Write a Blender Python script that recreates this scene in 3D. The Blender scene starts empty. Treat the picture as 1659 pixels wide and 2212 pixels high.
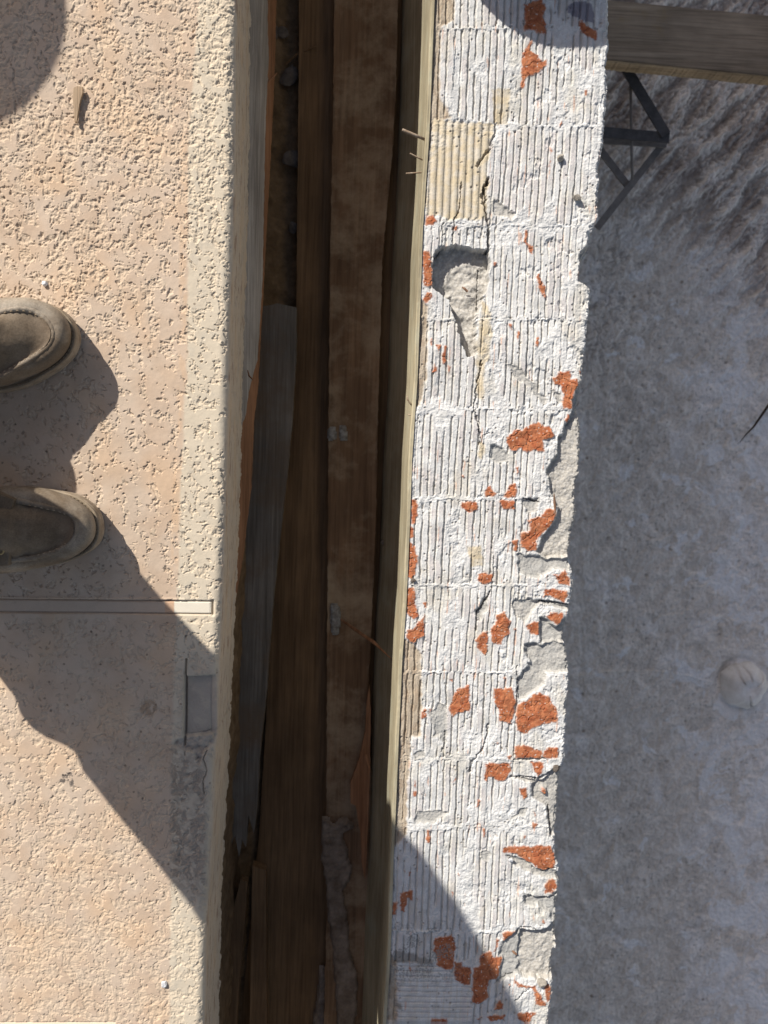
import bpy, bmesh, math, random
import numpy as np
from mathutils import Vector, Matrix
S = bpy.context.scene
COL = S.collection
random.seed(7)
F32 = np.float32

# ------------------------------------------------------------------ camera
# The photograph looks straight down over the edge of a terrace. Measured on a 1659 x 2212
# copy of it: focal length, the point straight below the lens and the vanishing point of
# the long edges. World: deck top is z = 0, the channel runs along Y.
FPX, CX, CY = 1671.0, 829.5, 1106.0
NAD = (770.0, 982.0)
H = 1.05
def ray(px, py): return np.array([(px-CX)/FPX, -(py-CY)/FPX, -1.0])
_z = -ray(*NAD); _z /= np.linalg.norm(_z)
_y = -ray(11.0, 24000.0); _y -= _z*np.dot(_y, _z); _y /= np.linalg.norm(_y)
_x = np.cross(_y, _z)
RC = np.array([_x, _y, _z])            # rows: world axes in camera space
def P(px, py, z=0.0):
    """world point at height z seen at pixel (px, py)"""
    d = RC @ ray(px, py)
    t = (z-H)/d[2]
    return Vector((d[0]*t, d[1]*t, z))
def w2p(x, y, z=0.0):
    dx, dy, dz = x, y, z-H
    c0 = RC[0, 0]*dx+RC[1, 0]*dy+RC[2, 0]*dz
    c1 = RC[0, 1]*dx+RC[1, 1]*dy+RC[2, 1]*dz
    c2 = RC[0, 2]*dx+RC[1, 2]*dy+RC[2, 2]*dz
    return CX+FPX*c0/(-c2), CY-FPX*c1/(-c2)
cd = bpy.data.cameras.new('camera'); cam = bpy.data.objects.new('camera', cd); COL.objects.link(cam)
M = Matrix([[RC[0][0], RC[0][1], RC[0][2], 0], [RC[1][0], RC[1][1], RC[1][2], 0], [RC[2][0], RC[2][1], RC[2][2], H], [0, 0, 0, 1]])
cam.matrix_world = M
cd.sensor_fit = 'HORIZONTAL'; cd.sensor_width = 36; cd.lens = 36*FPX/1659
cd.clip_start = 0.02; cd.clip_end = 500
cd.dof.use_dof = True; cd.dof.focus_distance = 1.06; cd.dof.aperture_fstop = 9
S.camera = cam

# ------------------------------------------------------------------ light
AZ = math.radians(52); EL = math.radians(34)
SUN = Vector((math.cos(AZ)*math.cos(EL), -math.sin(AZ)*math.cos(EL), -math.sin(EL)))
W = bpy.data.worlds.new("World"); S.world = W; W.use_nodes = True
wn = W.node_tree.nodes; wl = W.node_tree.links
sky = wn.new('ShaderNodeTexSky'); sky.sky_type = 'NISHITA'; sky.sun_disc = False
sky.sun_elevation = EL; sky.sun_rotation = math.atan2(-SUN.x, -SUN.y)
bg = wn['Background']; bg.inputs[1].default_value = 0.092
_m = wn.new('ShaderNodeMix'); _m.data_type = 'RGBA'; _m.blend_type = 'MULTIPLY'; _m.inputs[0].default_value = 1
_m.inputs[7].default_value = (1.24, 1.0, .84, 1)      # sky tinted warm to stand in for surrounding bounce and the camera's white balance
wl.new(sky.outputs[0], _m.inputs[6]); wl.new(_m.outputs[2], bg.inputs[0])
ld = bpy.data.lights.new('sun', 'SUN'); lo = bpy.data.objects.new('sun', ld); COL.objects.link(lo)
ld.energy = 4.6; ld.angle = math.radians(0.6); ld.color = (1.0, 0.95, 0.87)
lo.rotation_euler = (-SUN).to_track_quat('Z', 'Y').to_euler(); lo.location = (-2, 3, 4)
S.view_settings.view_transform = 'Standard'; S.view_settings.look = 'None'
S.view_settings.exposure = 0.42; S.view_settings.gamma = 1

# ------------------------------------------------------------------ helpers
def tag(o, label=None, cat=None, group=None, kind=None):
    if label: o['label'] = label
    if cat: o['category'] = cat
    if group: o['group'] = group
    if kind: o['kind'] = kind
    return o
def link(name, me, mat=None, parent=None):
    o = bpy.data.objects.new(name, me); COL.objects.link(o)
    if mat: me.materials.append(mat)
    if parent: o.parent = parent
    return o
def empty(name, loc=(0, 0, 0)):
    o = bpy.data.objects.new(name, None); COL.objects.link(o); o.location = loc; o.empty_display_size = .05
    return o
def mesh(name, verts, faces, mat=None, parent=None, smooth=True, origin=None):
    me = bpy.data.meshes.new(name)
    v = [tuple(p) for p in verts]
    if origin is not None: v = [(a-origin[0], b-origin[1], c-origin[2]) for a, b, c in v]
    me.from_pydata(v, [], faces); me.update()
    if smooth: me.polygons.foreach_set('use_smooth', [True]*len(me.polygons))
    o = link(name, me, mat, parent)
    if origin is not None and parent is None: o.location = origin
    return o
def gridmesh(name, X, Y, Z, col=None, mat=None, parent=None, extra=None):
    """rows x cols array of points -> one quad sheet, with a colour attribute of its own pigment"""
    n, m = X.shape
    me = bpy.data.meshes.new(name)
    co = np.stack([X, Y, Z], -1).reshape(-1, 3).astype(F32)
    me.vertices.add(n*m); me.vertices.foreach_set('co', co.ravel())
    i = (np.arange(n-1)[:, None]*m+np.arange(m-1)[None, :]).ravel()
    q = np.stack([i, i+1, i+m+1, i+m], -1).astype(np.int32).ravel()
    nf = (n-1)*(m-1)
    me.loops.add(nf*4); me.loops.foreach_set('vertex_index', q)
    me.polygons.add(nf); me.polygons.foreach_set('loop_start', np.arange(nf, dtype=np.int32)*4)
    me.polygons.foreach_set('loop_total', np.full(nf, 4, np.int32))
    me.polygons.foreach_set('use_smooth', np.ones(nf, bool))
    me.update(calc_edges=True)
    if col is not None:
        a = me.color_attributes.new('pigment', 'FLOAT_COLOR', 'POINT')
        c = np.ones((n*m, 4), F32); c[:, :3] = col.reshape(-1, 3); a.data.foreach_set('color', c.ravel())
    return link(name, me, mat, parent)

def _hash(ix, iy, seed):
    h = (ix.astype(np.int64)*374761393+iy.astype(np.int64)*668265263+seed*974711) & 0xffffffff
    h = ((h ^ (h >> 13))*1274126177) & 0xffffffff
    h = h ^ (h >> 16)
    return h
def perlin(x, y, seed=0):
    x = np.asarray(x, np.float64); y = np.asarray(y, np.float64)
    ix = np.floor(x).astype(np.int64); iy = np.floor(y).astype(np.int64)
    fx = (x-ix).astype(F32); fy = (y-iy).astype(F32)
    u = fx*fx*fx*(fx*(fx*6-15)+10); v = fy*fy*fy*(fy*(fy*6-15)+10)
    def g(a, b, dx, dy):
        t = (_hash(a, b, seed) & 1023).astype(F32)*(2*math.pi/1024)
        return np.cos(t)*dx+np.sin(t)*dy
    a = g(ix, iy, fx, fy); b = g(ix+1, iy, fx-1, fy); c = g(ix, iy+1, fx, fy-1); d = g(ix+1, iy+1, fx-1, fy-1)
    return ((a+(b-a)*u)+((c+(d-c)*u)-(a+(b-a)*u))*v)*1.5
def fbm(x, y, size, oct=3, seed=0, gain=.5):
    s = 0; a = 1.0; t = 0
    for k in range(oct):
        s = s+a*perlin(x/size, y/size, seed+k*17); t += a; a *= gain; size = size/2.03
    return s/t
def cells(x, y, size, seed=0):
    """distance to the nearest scattered point, in cell sizes, and that point's random number"""
    x = np.asarray(x)/size; y = np.asarray(y)/size
    ix = np.floor(x).astype(np.int64); iy = np.floor(y).astype(np.int64)
    best = np.full(x.shape, 9., F32); rnd = np.zeros(x.shape, F32)
    for a in (-1, 0, 1):
        for b in (-1, 0, 1):
            h = _hash(ix+a, iy+b, seed)
            px = ix+a+(h & 255)/256.; py = iy+b+((h >> 8) & 255)/256.
            d = np.hypot(x-px, y-py).astype(F32); m = d < best
            best = np.where(m, d, best); rnd = np.where(m, ((h >> 16) & 255)/256., rnd)
    return best, rnd
def sst(a, b, x):
    t = np.clip((x-a)/(b-a), 0, 1); return t*t*(3-2*t)
def inpoly(PX, PY, poly):
    out = np.zeros(PX.shape, bool)
    xs = [p[0] for p in poly]; ys = [p[1] for p in poly]
    bb = (PX > min(xs)) & (PX < max(xs)) & (PY > min(ys)) & (PY < max(ys))
    if not bb.any(): return out
    x = PX[bb]; y = PY[bb]; ins = np.zeros(x.shape, bool)
    n = len(poly)
    for i in range(n):
        x1, y1 = poly[i]; x2, y2 = poly[(i+1) % n]
        if y1 == y2: continue
        c = ((y1 > y) != (y2 > y)) & (x < (x2-x1)*(y-y1)/(y2-y1)+x1)
        ins ^= c
    out[bb] = ins
    return out
def blur(m, k):
    m = m.astype(F32)
    for ax in (0, 1):
        c = np.cumsum(np.pad(m, [(k+1, k) if a == ax else (0, 0) for a in (0, 1)], mode='edge'), axis=ax, dtype=np.float64)
        if ax == 0: m = (c[2*k+1:]-c[:-(2*k+1)])/(2*k+1)
        else: m = (c[:, 2*k+1:]-c[:, :-(2*k+1)])/(2*k+1)
        m = m.astype(F32)
    return m
def seg(PX, PY, pts):
    """distance in pixels to a polyline"""
    best = np.full(PX.shape, 1e9, F32)
    for (x1, y1), (x2, y2) in zip(pts, pts[1:]):
        dx, dy = x2-x1, y2-y1
        t = np.clip(((PX-x1)*dx+(PY-y1)*dy)/(dx*dx+dy*dy), 0, 1)
        best = np.minimum(best, np.hypot(PX-x1-t*dx, PY-y1-t*dy))
    return best
def mix(a, b, m):
    return a*(1-m[..., None])+np.array(b, F32)*m[..., None]
def edge_x(pts, z=0.0):
    """world x along world y of an edge measured in the photograph, at height z"""
    w = sorted([(P(a, b, z).y, P(a, b, z).x) for a, b in pts])
    ys = np.array([q[0] for q in w]); xs = np.array([q[1] for q in w])
    return lambda y: np.interp(y, ys, xs)

# ------------------------------------------------------------------ materials
class NT:
    def __init__(s, name, rough=.9):
        s.m = bpy.data.materials.new(name); s.m.use_nodes = True
        s.n = s.m.node_tree.nodes; s.l = s.m.node_tree.links
        s.b = s.n['Principled BSDF']; s.b.inputs['Roughness'].default_value = rough
        s.b.inputs['Specular IOR Level'].default_value = .25
        s.tc = s.n.new('ShaderNodeTexCoord').outputs['Object']
    def mapping(s, scale=(1, 1, 1), rot=(0, 0, 0)):
        m = s.n.new('ShaderNodeMapping'); m.inputs['Scale'].default_value = scale; m.inputs['Rotation'].default_value = rot
        s.l.new(s.tc, m.inputs[0]); return m.outputs[0]
    def noise(s, scale, detail=4, vec=None, rough=.55, dist=0):
        t = s.n.new('ShaderNodeTexNoise'); t.inputs['Scale'].default_value = scale; t.inputs['Detail'].default_value = detail
        t.inputs['Roughness'].default_value = rough; t.inputs['Distortion'].default_value = dist
        s.l.new(vec if vec else s.tc, t.inputs['Vector']); return t.outputs[0]
    def ramp(s, fac, stops):
        r = s.n.new('ShaderNodeValToRGB'); e = r.color_ramp.elements
        while len(e) < len(stops): e.new(.5)
        for k, (p, c) in enumerate(stops):
            e[k].position = p; e[k].color = (c[0], c[1], c[2], 1) if isinstance(c, (tuple, list)) else (c, c, c, 1)
        s.l.new(fac, r.inputs[0]); return r.outputs[0]
    def mixc(s, a, b, fac, mode='MIX'):
        m = s.n.new('ShaderNodeMix'); m.data_type = 'RGBA'; m.blend_type = mode
        for k, v in ((0, fac), (6, a), (7, b)):
            if isinstance(v, (int, float)): m.inputs[k].default_value = v
            elif isinstance(v, (tuple, list)): m.inputs[k].default_value = (*v, 1)
            else: s.l.new(v, m.inputs[k])
        return m.outputs[2]
    def color(s, c):
        if isinstance(c, (tuple, list)): s.b.inputs['Base Color'].default_value = (*c, 1)
        else: s.l.new(c, s.b.inputs['Base Color'])
    def bump(s, h, dist=.001, strength=1, prev=None):
        b = s.n.new('ShaderNodeBump'); b.inputs['Distance'].default_value = dist; b.inputs['Strength'].default_value = strength
        s.l.new(h, b.inputs['Height'])
        if prev: s.l.new(prev, b.inputs['Normal'])
        s.l.new(b.outputs[0], s.b.inputs['Normal']); return b.outputs[0]
def mat_pigment(name, sc=900, amt=(.86, 1.1), bump=.0004, rough=.93):
    t = NT(name, rough)
    a = t.n.new('ShaderNodeAttribute'); a.attribute_name = 'pigment'
    v = t.ramp(t.noise(sc, 3), [(.3, amt[0]), (.7, amt[1])])
    v2 = t.ramp(t.noise(35, 5), [(.3, .93), (.7, 1.05)])
    c = t.mixc(a.outputs['Color'], v, 1.0, 'MULTIPLY'); c = t.mixc(c, v2, 1.0, 'MULTIPLY')
    t.color(c)
    if bump: t.bump(t.noise(sc*1.2, 3), bump)
    return t.m
def mat_wood(name, dark, light, sc=1.0, axis='Y', rough=.85, blotch=None, bl=(.5, .62), grain=.0006, bsc=14, fib=.74):
    t = NT(name, rough)
    s = {'Y': (60*sc, 2.2*sc, 60*sc), 'X': (2.2*sc, 60*sc, 60*sc), 'Z': (60*sc, 60*sc, 2.5*sc)}[axis]
    v = t.mapping(s)
    g = t.noise(1.0, 6, v, .65, .6)
    s2 = tuple(q*4 for q in s)
    g2 = t.noise(1.0, 4, t.mapping(s2), .6, .2)
    c = t.ramp(g, [(.28, dark), (.72, light)])
    c = t.mixc(c, t.ramp(g2, [(.35, fib), (.6, 1.1)]), 1.0, 'MULTIPLY')
    c = t.mixc(c, t.ramp(t.noise(7, 4), [(.3, .7), (.7, 1.2)]), 1.0, 'MULTIPLY')
    if blotch:
        c = t.mixc(c, blotch, t.ramp(t.noise(bsc, 7, None, .68, .15), [(bl[0], 0.), (bl[1], 1.)]))
    t.color(c)
    t.bump(g2, grain, 1, t.bump(g, grain*1.5))
    return t.m
def mat_plain(name, c1, c2, sc=30, rough=.8, bump=.0005, metal=0, bsc=None):
    t = NT(name, rough)
    t.color(t.ramp(t.noise(sc, 6, None, .65), [(.32, c1), (.68, c2)]))
    t.b.inputs['Metallic'].default_value = metal
    if bump: t.bump(t.noise(bsc or sc*8, 5), bump)
    return t.m
M_deck = mat_pigment('textured_deck_coating', 1100, (.93, 1.05), .0002)
M_beam = mat_pigment('mortar_and_clay', 1000, (.84, 1.1), .0005)
M_floor = mat_pigment('rough_plaster', 500, (.8, 1.15), .0008)
M_soil = mat_plain('dark_damp_soil', (.12, .078, .042), (.25, .17, .10), 40, .95, .003, bsc=120)

# ------------------------------------------------------------------ deck
NOSE = [(489, -400), (488, 0), (484, 400), (474, 730), (467, 1080), (461, 1250), (450, 1500), (440, 1750), (426, 1991), (421, 2212), (408, 2900)]
nx = edge_x(NOSE)
Y0, Y1 = -0.90, 0.72
ys = np.concatenate([np.linspace(-3.4, Y0-.02, 60), np.arange(Y0, Y1, 0.00072), np.linspace(Y1+.02, 3.2, 55)])
R_N = 0.013
FACE = 0.118
uo = np.concatenate([np.linspace(2.6, .36, 70), np.arange(.358, 0.0, -.00072)])     # distance inland from the nosing
th = np.linspace(0, math.pi/2, 24)[1:]
fz = np.arange(.0016, FACE, .0016)
ncol = len(uo)+len(th)+len(fz)
YY = np.repeat(ys[:, None], ncol, 1)
xe = nx(ys)[:, None]
top_x = xe-uo[None, :]
arc_x = xe+R_N*np.sin(th)[None, :]
face_x = xe+R_N+0*fz[None, :]
BX = np.concatenate([top_x, arc_x, face_x], 1)
BZ = np.concatenate([np.zeros_like(top_x), (-R_N+R_N*np.cos(th))[None, :]+0*xe, (-R_N-fz)[None, :]+0*xe], 1)
NX = np.concatenate([np.zeros_like(top_x), np.sin(th)[None, :]+0*xe, np.ones_like(face_x)], 1)
NZ = np.sqrt(1-NX**2)
s_arc = np.concatenate([-uo, R_N*th, R_N*math.pi/2+fz])[None, :]+0*xe     # arc length along the profile
UX = s_arc                                   # texture coordinates: arc length, y
PX, PY = w2p(BX, YY, 0.0)
warpx = fbm(UX, YY, .02, 3, 5)*.006; warpy = fbm(UX, YY, .02, 3, 9)*.006
ux = UX+warpx; uy = YY+warpy
# knock-down plaster: flat trowelled islands standing over crumbly hollows
n_is = fbm(ux*1.15+uy*.25, uy, .017, 4, 21, .66)
cover = .035+.22*fbm(UX, YY, .12, 2, 33)+.10*sst(900, 400, PY)*-1+.14*np.exp(-((PY-950)/420.)**2)-.10*sst(1850, 2150, PY)
cream = sst(-4, 4, PX-np.interp(PY, [0, 280, 820, 900, 1300, 1600, 2212], [430, 408, 404, 396, 382, 372, 366])+7*fbm(UX, YY, .02, 4, 3, .6))
cover = cover-.02*cream
isl = sst(-.03, .035, n_is+cover*.9)           # 1 on an island
crumb = fbm(ux, uy, .0062, 3, 41, .6)
crumb2, rr = cells(ux, uy, .0042, 77)
h = -(1-isl)*np.clip(.0008-.0026*crumb-.0009*fbm(ux, uy, .012, 2, 43)+.0002*(crumb2 < .25), -.0003, .0026)
h = h+.00022*fbm(UX, YY, .007, 3, 51)+.0006*fbm(UX, YY, .09, 2, 52)
lip = np.exp(-((n_is+cover*.9-.05)/.04)**2)*.00015
h = h+lip
# small pits everywhere and a few deep dark ones
c3, r3 = cells(UX, YY, .011, 90)
pit = (c3 < .10+.10*r3) & (r3 > .90)
h = h-pit*.0011
# fine rippled band towards the bottom of the photograph
rip = sst(1750, 2100, PY)*.45
h = h*(1-.30*sst(1300, 1500, PY))
h = h*(1-rip*.2)+rip*.0006*fbm(ux*.8+uy*.5, uy, .007, 3, 61, .6)
smooth_side = sst(0, .01, UX-R_N*.6)          # the vertical side is smoother with streaky hollows
side = fbm(UX*2.2, YY, .05, 3, 71)
hs = .0006*fbm(UX*1.5, YY, .03, 3, 72)-.0032*sst(.30, .42, fbm(UX*3.2, YY*.55, .012, 3, 73))*sst(.02, .04, UX)+.0005*fbm(UX, YY, .004, 2, 74)
h = h*(1-smooth_side)+hs*smooth_side
# control joint across the deck, with its pale strip, and a second one at the bottom edge
def joint(yc_of_px, half=9.5):
    d = PY-yc_of_px
    groove = sst(half+2.5, half+.5, np.abs(d))*(PX < 455)
    lines = np.exp(-((np.abs(d)-half-1.5)/1.6)**2)*(PX < 457)
    return groove, lines, d
jc = 1308+PX*.022*.5+.6*fbm(UX, YY, .05, 2, 8)
g1, l1, d1 = joint(jc, 12.5)
nearj = sst(40, 14, np.abs(d1))
h = h*(1-nearj*.75*(PX < 470)*(d1 > 0))
h = h*(1-g1)+g1*(-.0012)-l1*.0035*(PX < 456)+np.exp(-((d1+17)/2.5)**2)*.0011*(PX < 400)
notch_end = np.exp(-((PX-459)/3.2)**2)*sst(20, 14, np.abs(d1))
h = h-notch_end*.006
jc2 = 2220+PX*0.0
g2, l2, d2 = joint(jc2, 9)
in2 = (PX < 250)
h = h*(1-g2*in2)+g2*in2*.0008-l2*.0015*in2
# sawn rectangular recess at the edge and the broken mortar under it
wx = PX+3*fbm(UX, YY, .012, 2, 14); wy = PY+3*fbm(UX, YY, .012, 2, 15)
rec = inpoly(wx*.3+PX*.7, wy*.3+PY*.7, [(398, 1450), (402, 1462), (463, 1459), (466, 1585), (396, 1592)])
recs = blur(rec, 2)
slot = sst(3.2, 1.2, seg(PX, PY, [(402, 1425), (400, 1470), (399, 1588), (398, 1612)]))
brk = inpoly(wx, wy, [(376, 1602), (398, 1592), (468, 1580), (462, 1610), (440, 1622), (430, 1655), (418, 1625), (395, 1618), (378, 1612)])
brks = blur(brk, 2)
h = h*(1-recs*.6)-recs*.0075-slot*.006-brks*(.003-.003*fbm(UX, YY, .008, 2, 16))
grey_ag = sst(5, -8, np.maximum(368-wx, wx-(446+0*PX)))*sst(1590, 1640, wy)*sst(1960, 1900, wy)*sst(0, .3, .32+fbm(UX, YY, .03, 3, 19)+.25*sst(0, 60, wx-360))
h = h+grey_ag*.0012*crumb
spot = sst(22, 14, np.hypot(wx-321, (wy-1530)*1.0))
h = h-spot*.0010+spot*.0008*crumb
for pl in ([(352, 2068), (372, 2078), (378, 2100)], ):
    pass
crk = sst(1.8, .6, seg(wx, wy, [(446, 1622), (440, 1640), (447, 1665), (437, 1690), (441, 1715)]))
h = h-crk*.003
detail = sst(.62, .34, -UX)*sst(Y0-.1, Y0, YY)*sst(Y1+.1, Y1, YY)
h = h*np.where(UX < 0, detail, detail)
# ragged lower lip of the slab
lipn = fbm(YY, 0*YY+3.3, .022, 4, 81, .6)
fr = np.clip((UX-R_N*1.57)/FACE, 0, 1)
BZ = BZ-.010*lipn*sst(.6, 1, fr)
BXd = BX+NX*h+.0035*lipn*sst(.8, 1, fr)
BZd = BZ+NZ*h
tan = np.array((.505, .385, .285), F32); tan2 = np.array((.53, .425, .33), F32)
col = tan+(tan2-tan)*sst(-.4, .4, fbm(UX, YY, .05, 3, 101))[..., None]
col = mix(col, (.60, .42, .27), .45*sst(.0, .5, fbm(UX, YY, .09, 2, 102)))
col = mix(col, (.575, .505, .395), cream*.9)
col = mix(col, (.49, .44, .36), cream*.5*sst(.1, .45, fbm(UX, YY, .02, 3, 103)))
orange = sst(13, 3, np.abs(PX-np.interp(PY, [280, 820, 900, 1300], [398, 394, 386, 372])))*sst(260, 330, PY)*sst(1300, 1200, PY)
col = mix(col, (.60, .40, .24), orange*.35*sst(-.2, .2, fbm(UX, YY*.5, .012, 3, 104)))
col = mix(col, (.60, .49, .36), (1-isl)*.35)
specks, sr = cells(UX, YY, .016, 120)
col = mix(col, (.20, .16, .12), ((specks < .10) & (sr > .86)).astype(F32)*.8)
col = mix(col, (.52, .42, .33), smooth_side*.8)
rust = sst(.16, .34, fbm(UX*4.0, YY*.7, .03, 3, 130))*smooth_side
col = mix(col, (.30, .20, .15), rust*.7)
col = mix(col, (.58, .42, .28), smooth_side*.35*sst(.0, .3, fbm(UX, YY*.3, .03, 2, 133)))
col = mix(col, (.50, .40, .31), g1*.8); col = mix(col, (.70, .64, .53), g1*sst(374, 377, PX)); col = mix(col, (.54, .36, .24), g1*sst(355, 357, PX)*sst(377, 374, PX))
col = mix(col, (.58, .50, .40), g2*in2)
col = mix(col, (.37, .33, .28), np.maximum(recs*.8, brks*.9)*(1-.35*sst(0, .3, fbm(UX, YY, .02, 3, 140))))
col = mix(col, (.30, .25, .20), grey_ag*.6*sst(-.25, .15, crumb)); col = mix(col, (.25, .2, .16), grey_ag*.45*(1-isl))
col = mix(col, (.33, .29, .25), sst(1400, 1500, PY)*sst(2010, 1930, PY)*sst(378, 400, PX)*.35)
col = mix(col, (.30, .20, .12), spot*.6*sst(-.4, .1, crumb))
blk = inpoly(wx, wy, [(125, 1665), (150, 1655), (160, 1672), (175, 1668), (180, 1690), (150, 1700), (128, 1690)])
col = mix(col, (.13, .11, .10), blk.astype(F32)*(1-isl)*.8)
lichen = inpoly(wx, wy, [(50, 340+1130), (80, 1480), (60, 1500)])
deck = gridmesh('deck', BXd, YY, BZd, col, M_deck)
tag(deck, kind='structure')
# body of the slab under the coating and the earth beneath it
def box(x0, x1, y0, y1, z0, z1):
    v = [(x, y, z) for x in (x0, x1) for y in (y0, y1) for z in (z0, z1)]
    return v, [(0, 1, 3, 2), (4, 6, 7, 5), (0, 4, 5, 1), (2, 3, 7, 6), (0, 2, 6, 4), (1, 5, 7, 3)]
del BXd, BZd, col, PX, PY, UX, ux, uy, crumb, n_is

# ------------------------------------------------------------------ broken bond beam
K = .5425*.54861
def C(k, pts):
    ox, oy = {1: (1550, 0), 2: (1550, 700), 3: (1550, 1400), 4: (1550, 2100), 5: (1500, 2800), 6: (1500, 3350)}[k]
    return [(ox*.54861+x*K, oy*.54861+y*K) for x, y in pts]
LEFT = [(952, -400), (940, 0), (932, 208), (928, 297), (914, 505), (912, 578), (903, 816), (891, 995), (887, 1120), (879, 1306), (870, 1424), (861, 1630), (852, 1844), (846, 2037), (835, 2212), (815, 2800)]
RIGHT = [(1325, -400), (1315, 0), (1314, 60), (1316, 100), (1311, 134), (1312, 208), (1306, 270), (1305, 298), (1297, 342), (1291, 372), (1296, 390), (1290, 439), (1294, 473), (1284, 490), (1276, 503), (1270, 545), (1260, 560), (1254, 575), (1252, 607), (1264, 612), (1273, 622), (1275, 652), (1267, 726), (1266, 745), (1261, 771), (1257, 828), (1251, 887), (1256, 915), (1258, 947), (1255, 1021), (1243, 1066), (1248, 1090), (1246, 1125), (1236, 1164), (1230, 1212), (1237, 1235), (1237, 1270), (1232, 1300), (1228, 1331), (1218, 1384), (1226, 1405), (1228, 1435), (1228, 1494), (1221, 1530), (1225, 1551), (1220, 1595), (1220, 1640), (1212, 1664), (1207, 1744), (1199, 1804), (1199, 1849), (1207, 1868), (1207, 1921), (1202, 1957), (1202, 2046), (1193, 2091), (1194, 2150), (1184, 2212), (1150, 2800)]
ZB = -.12
lx = edge_x(LEFT, ZB); rx = edge_x(RIGHT, ZB)
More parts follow.
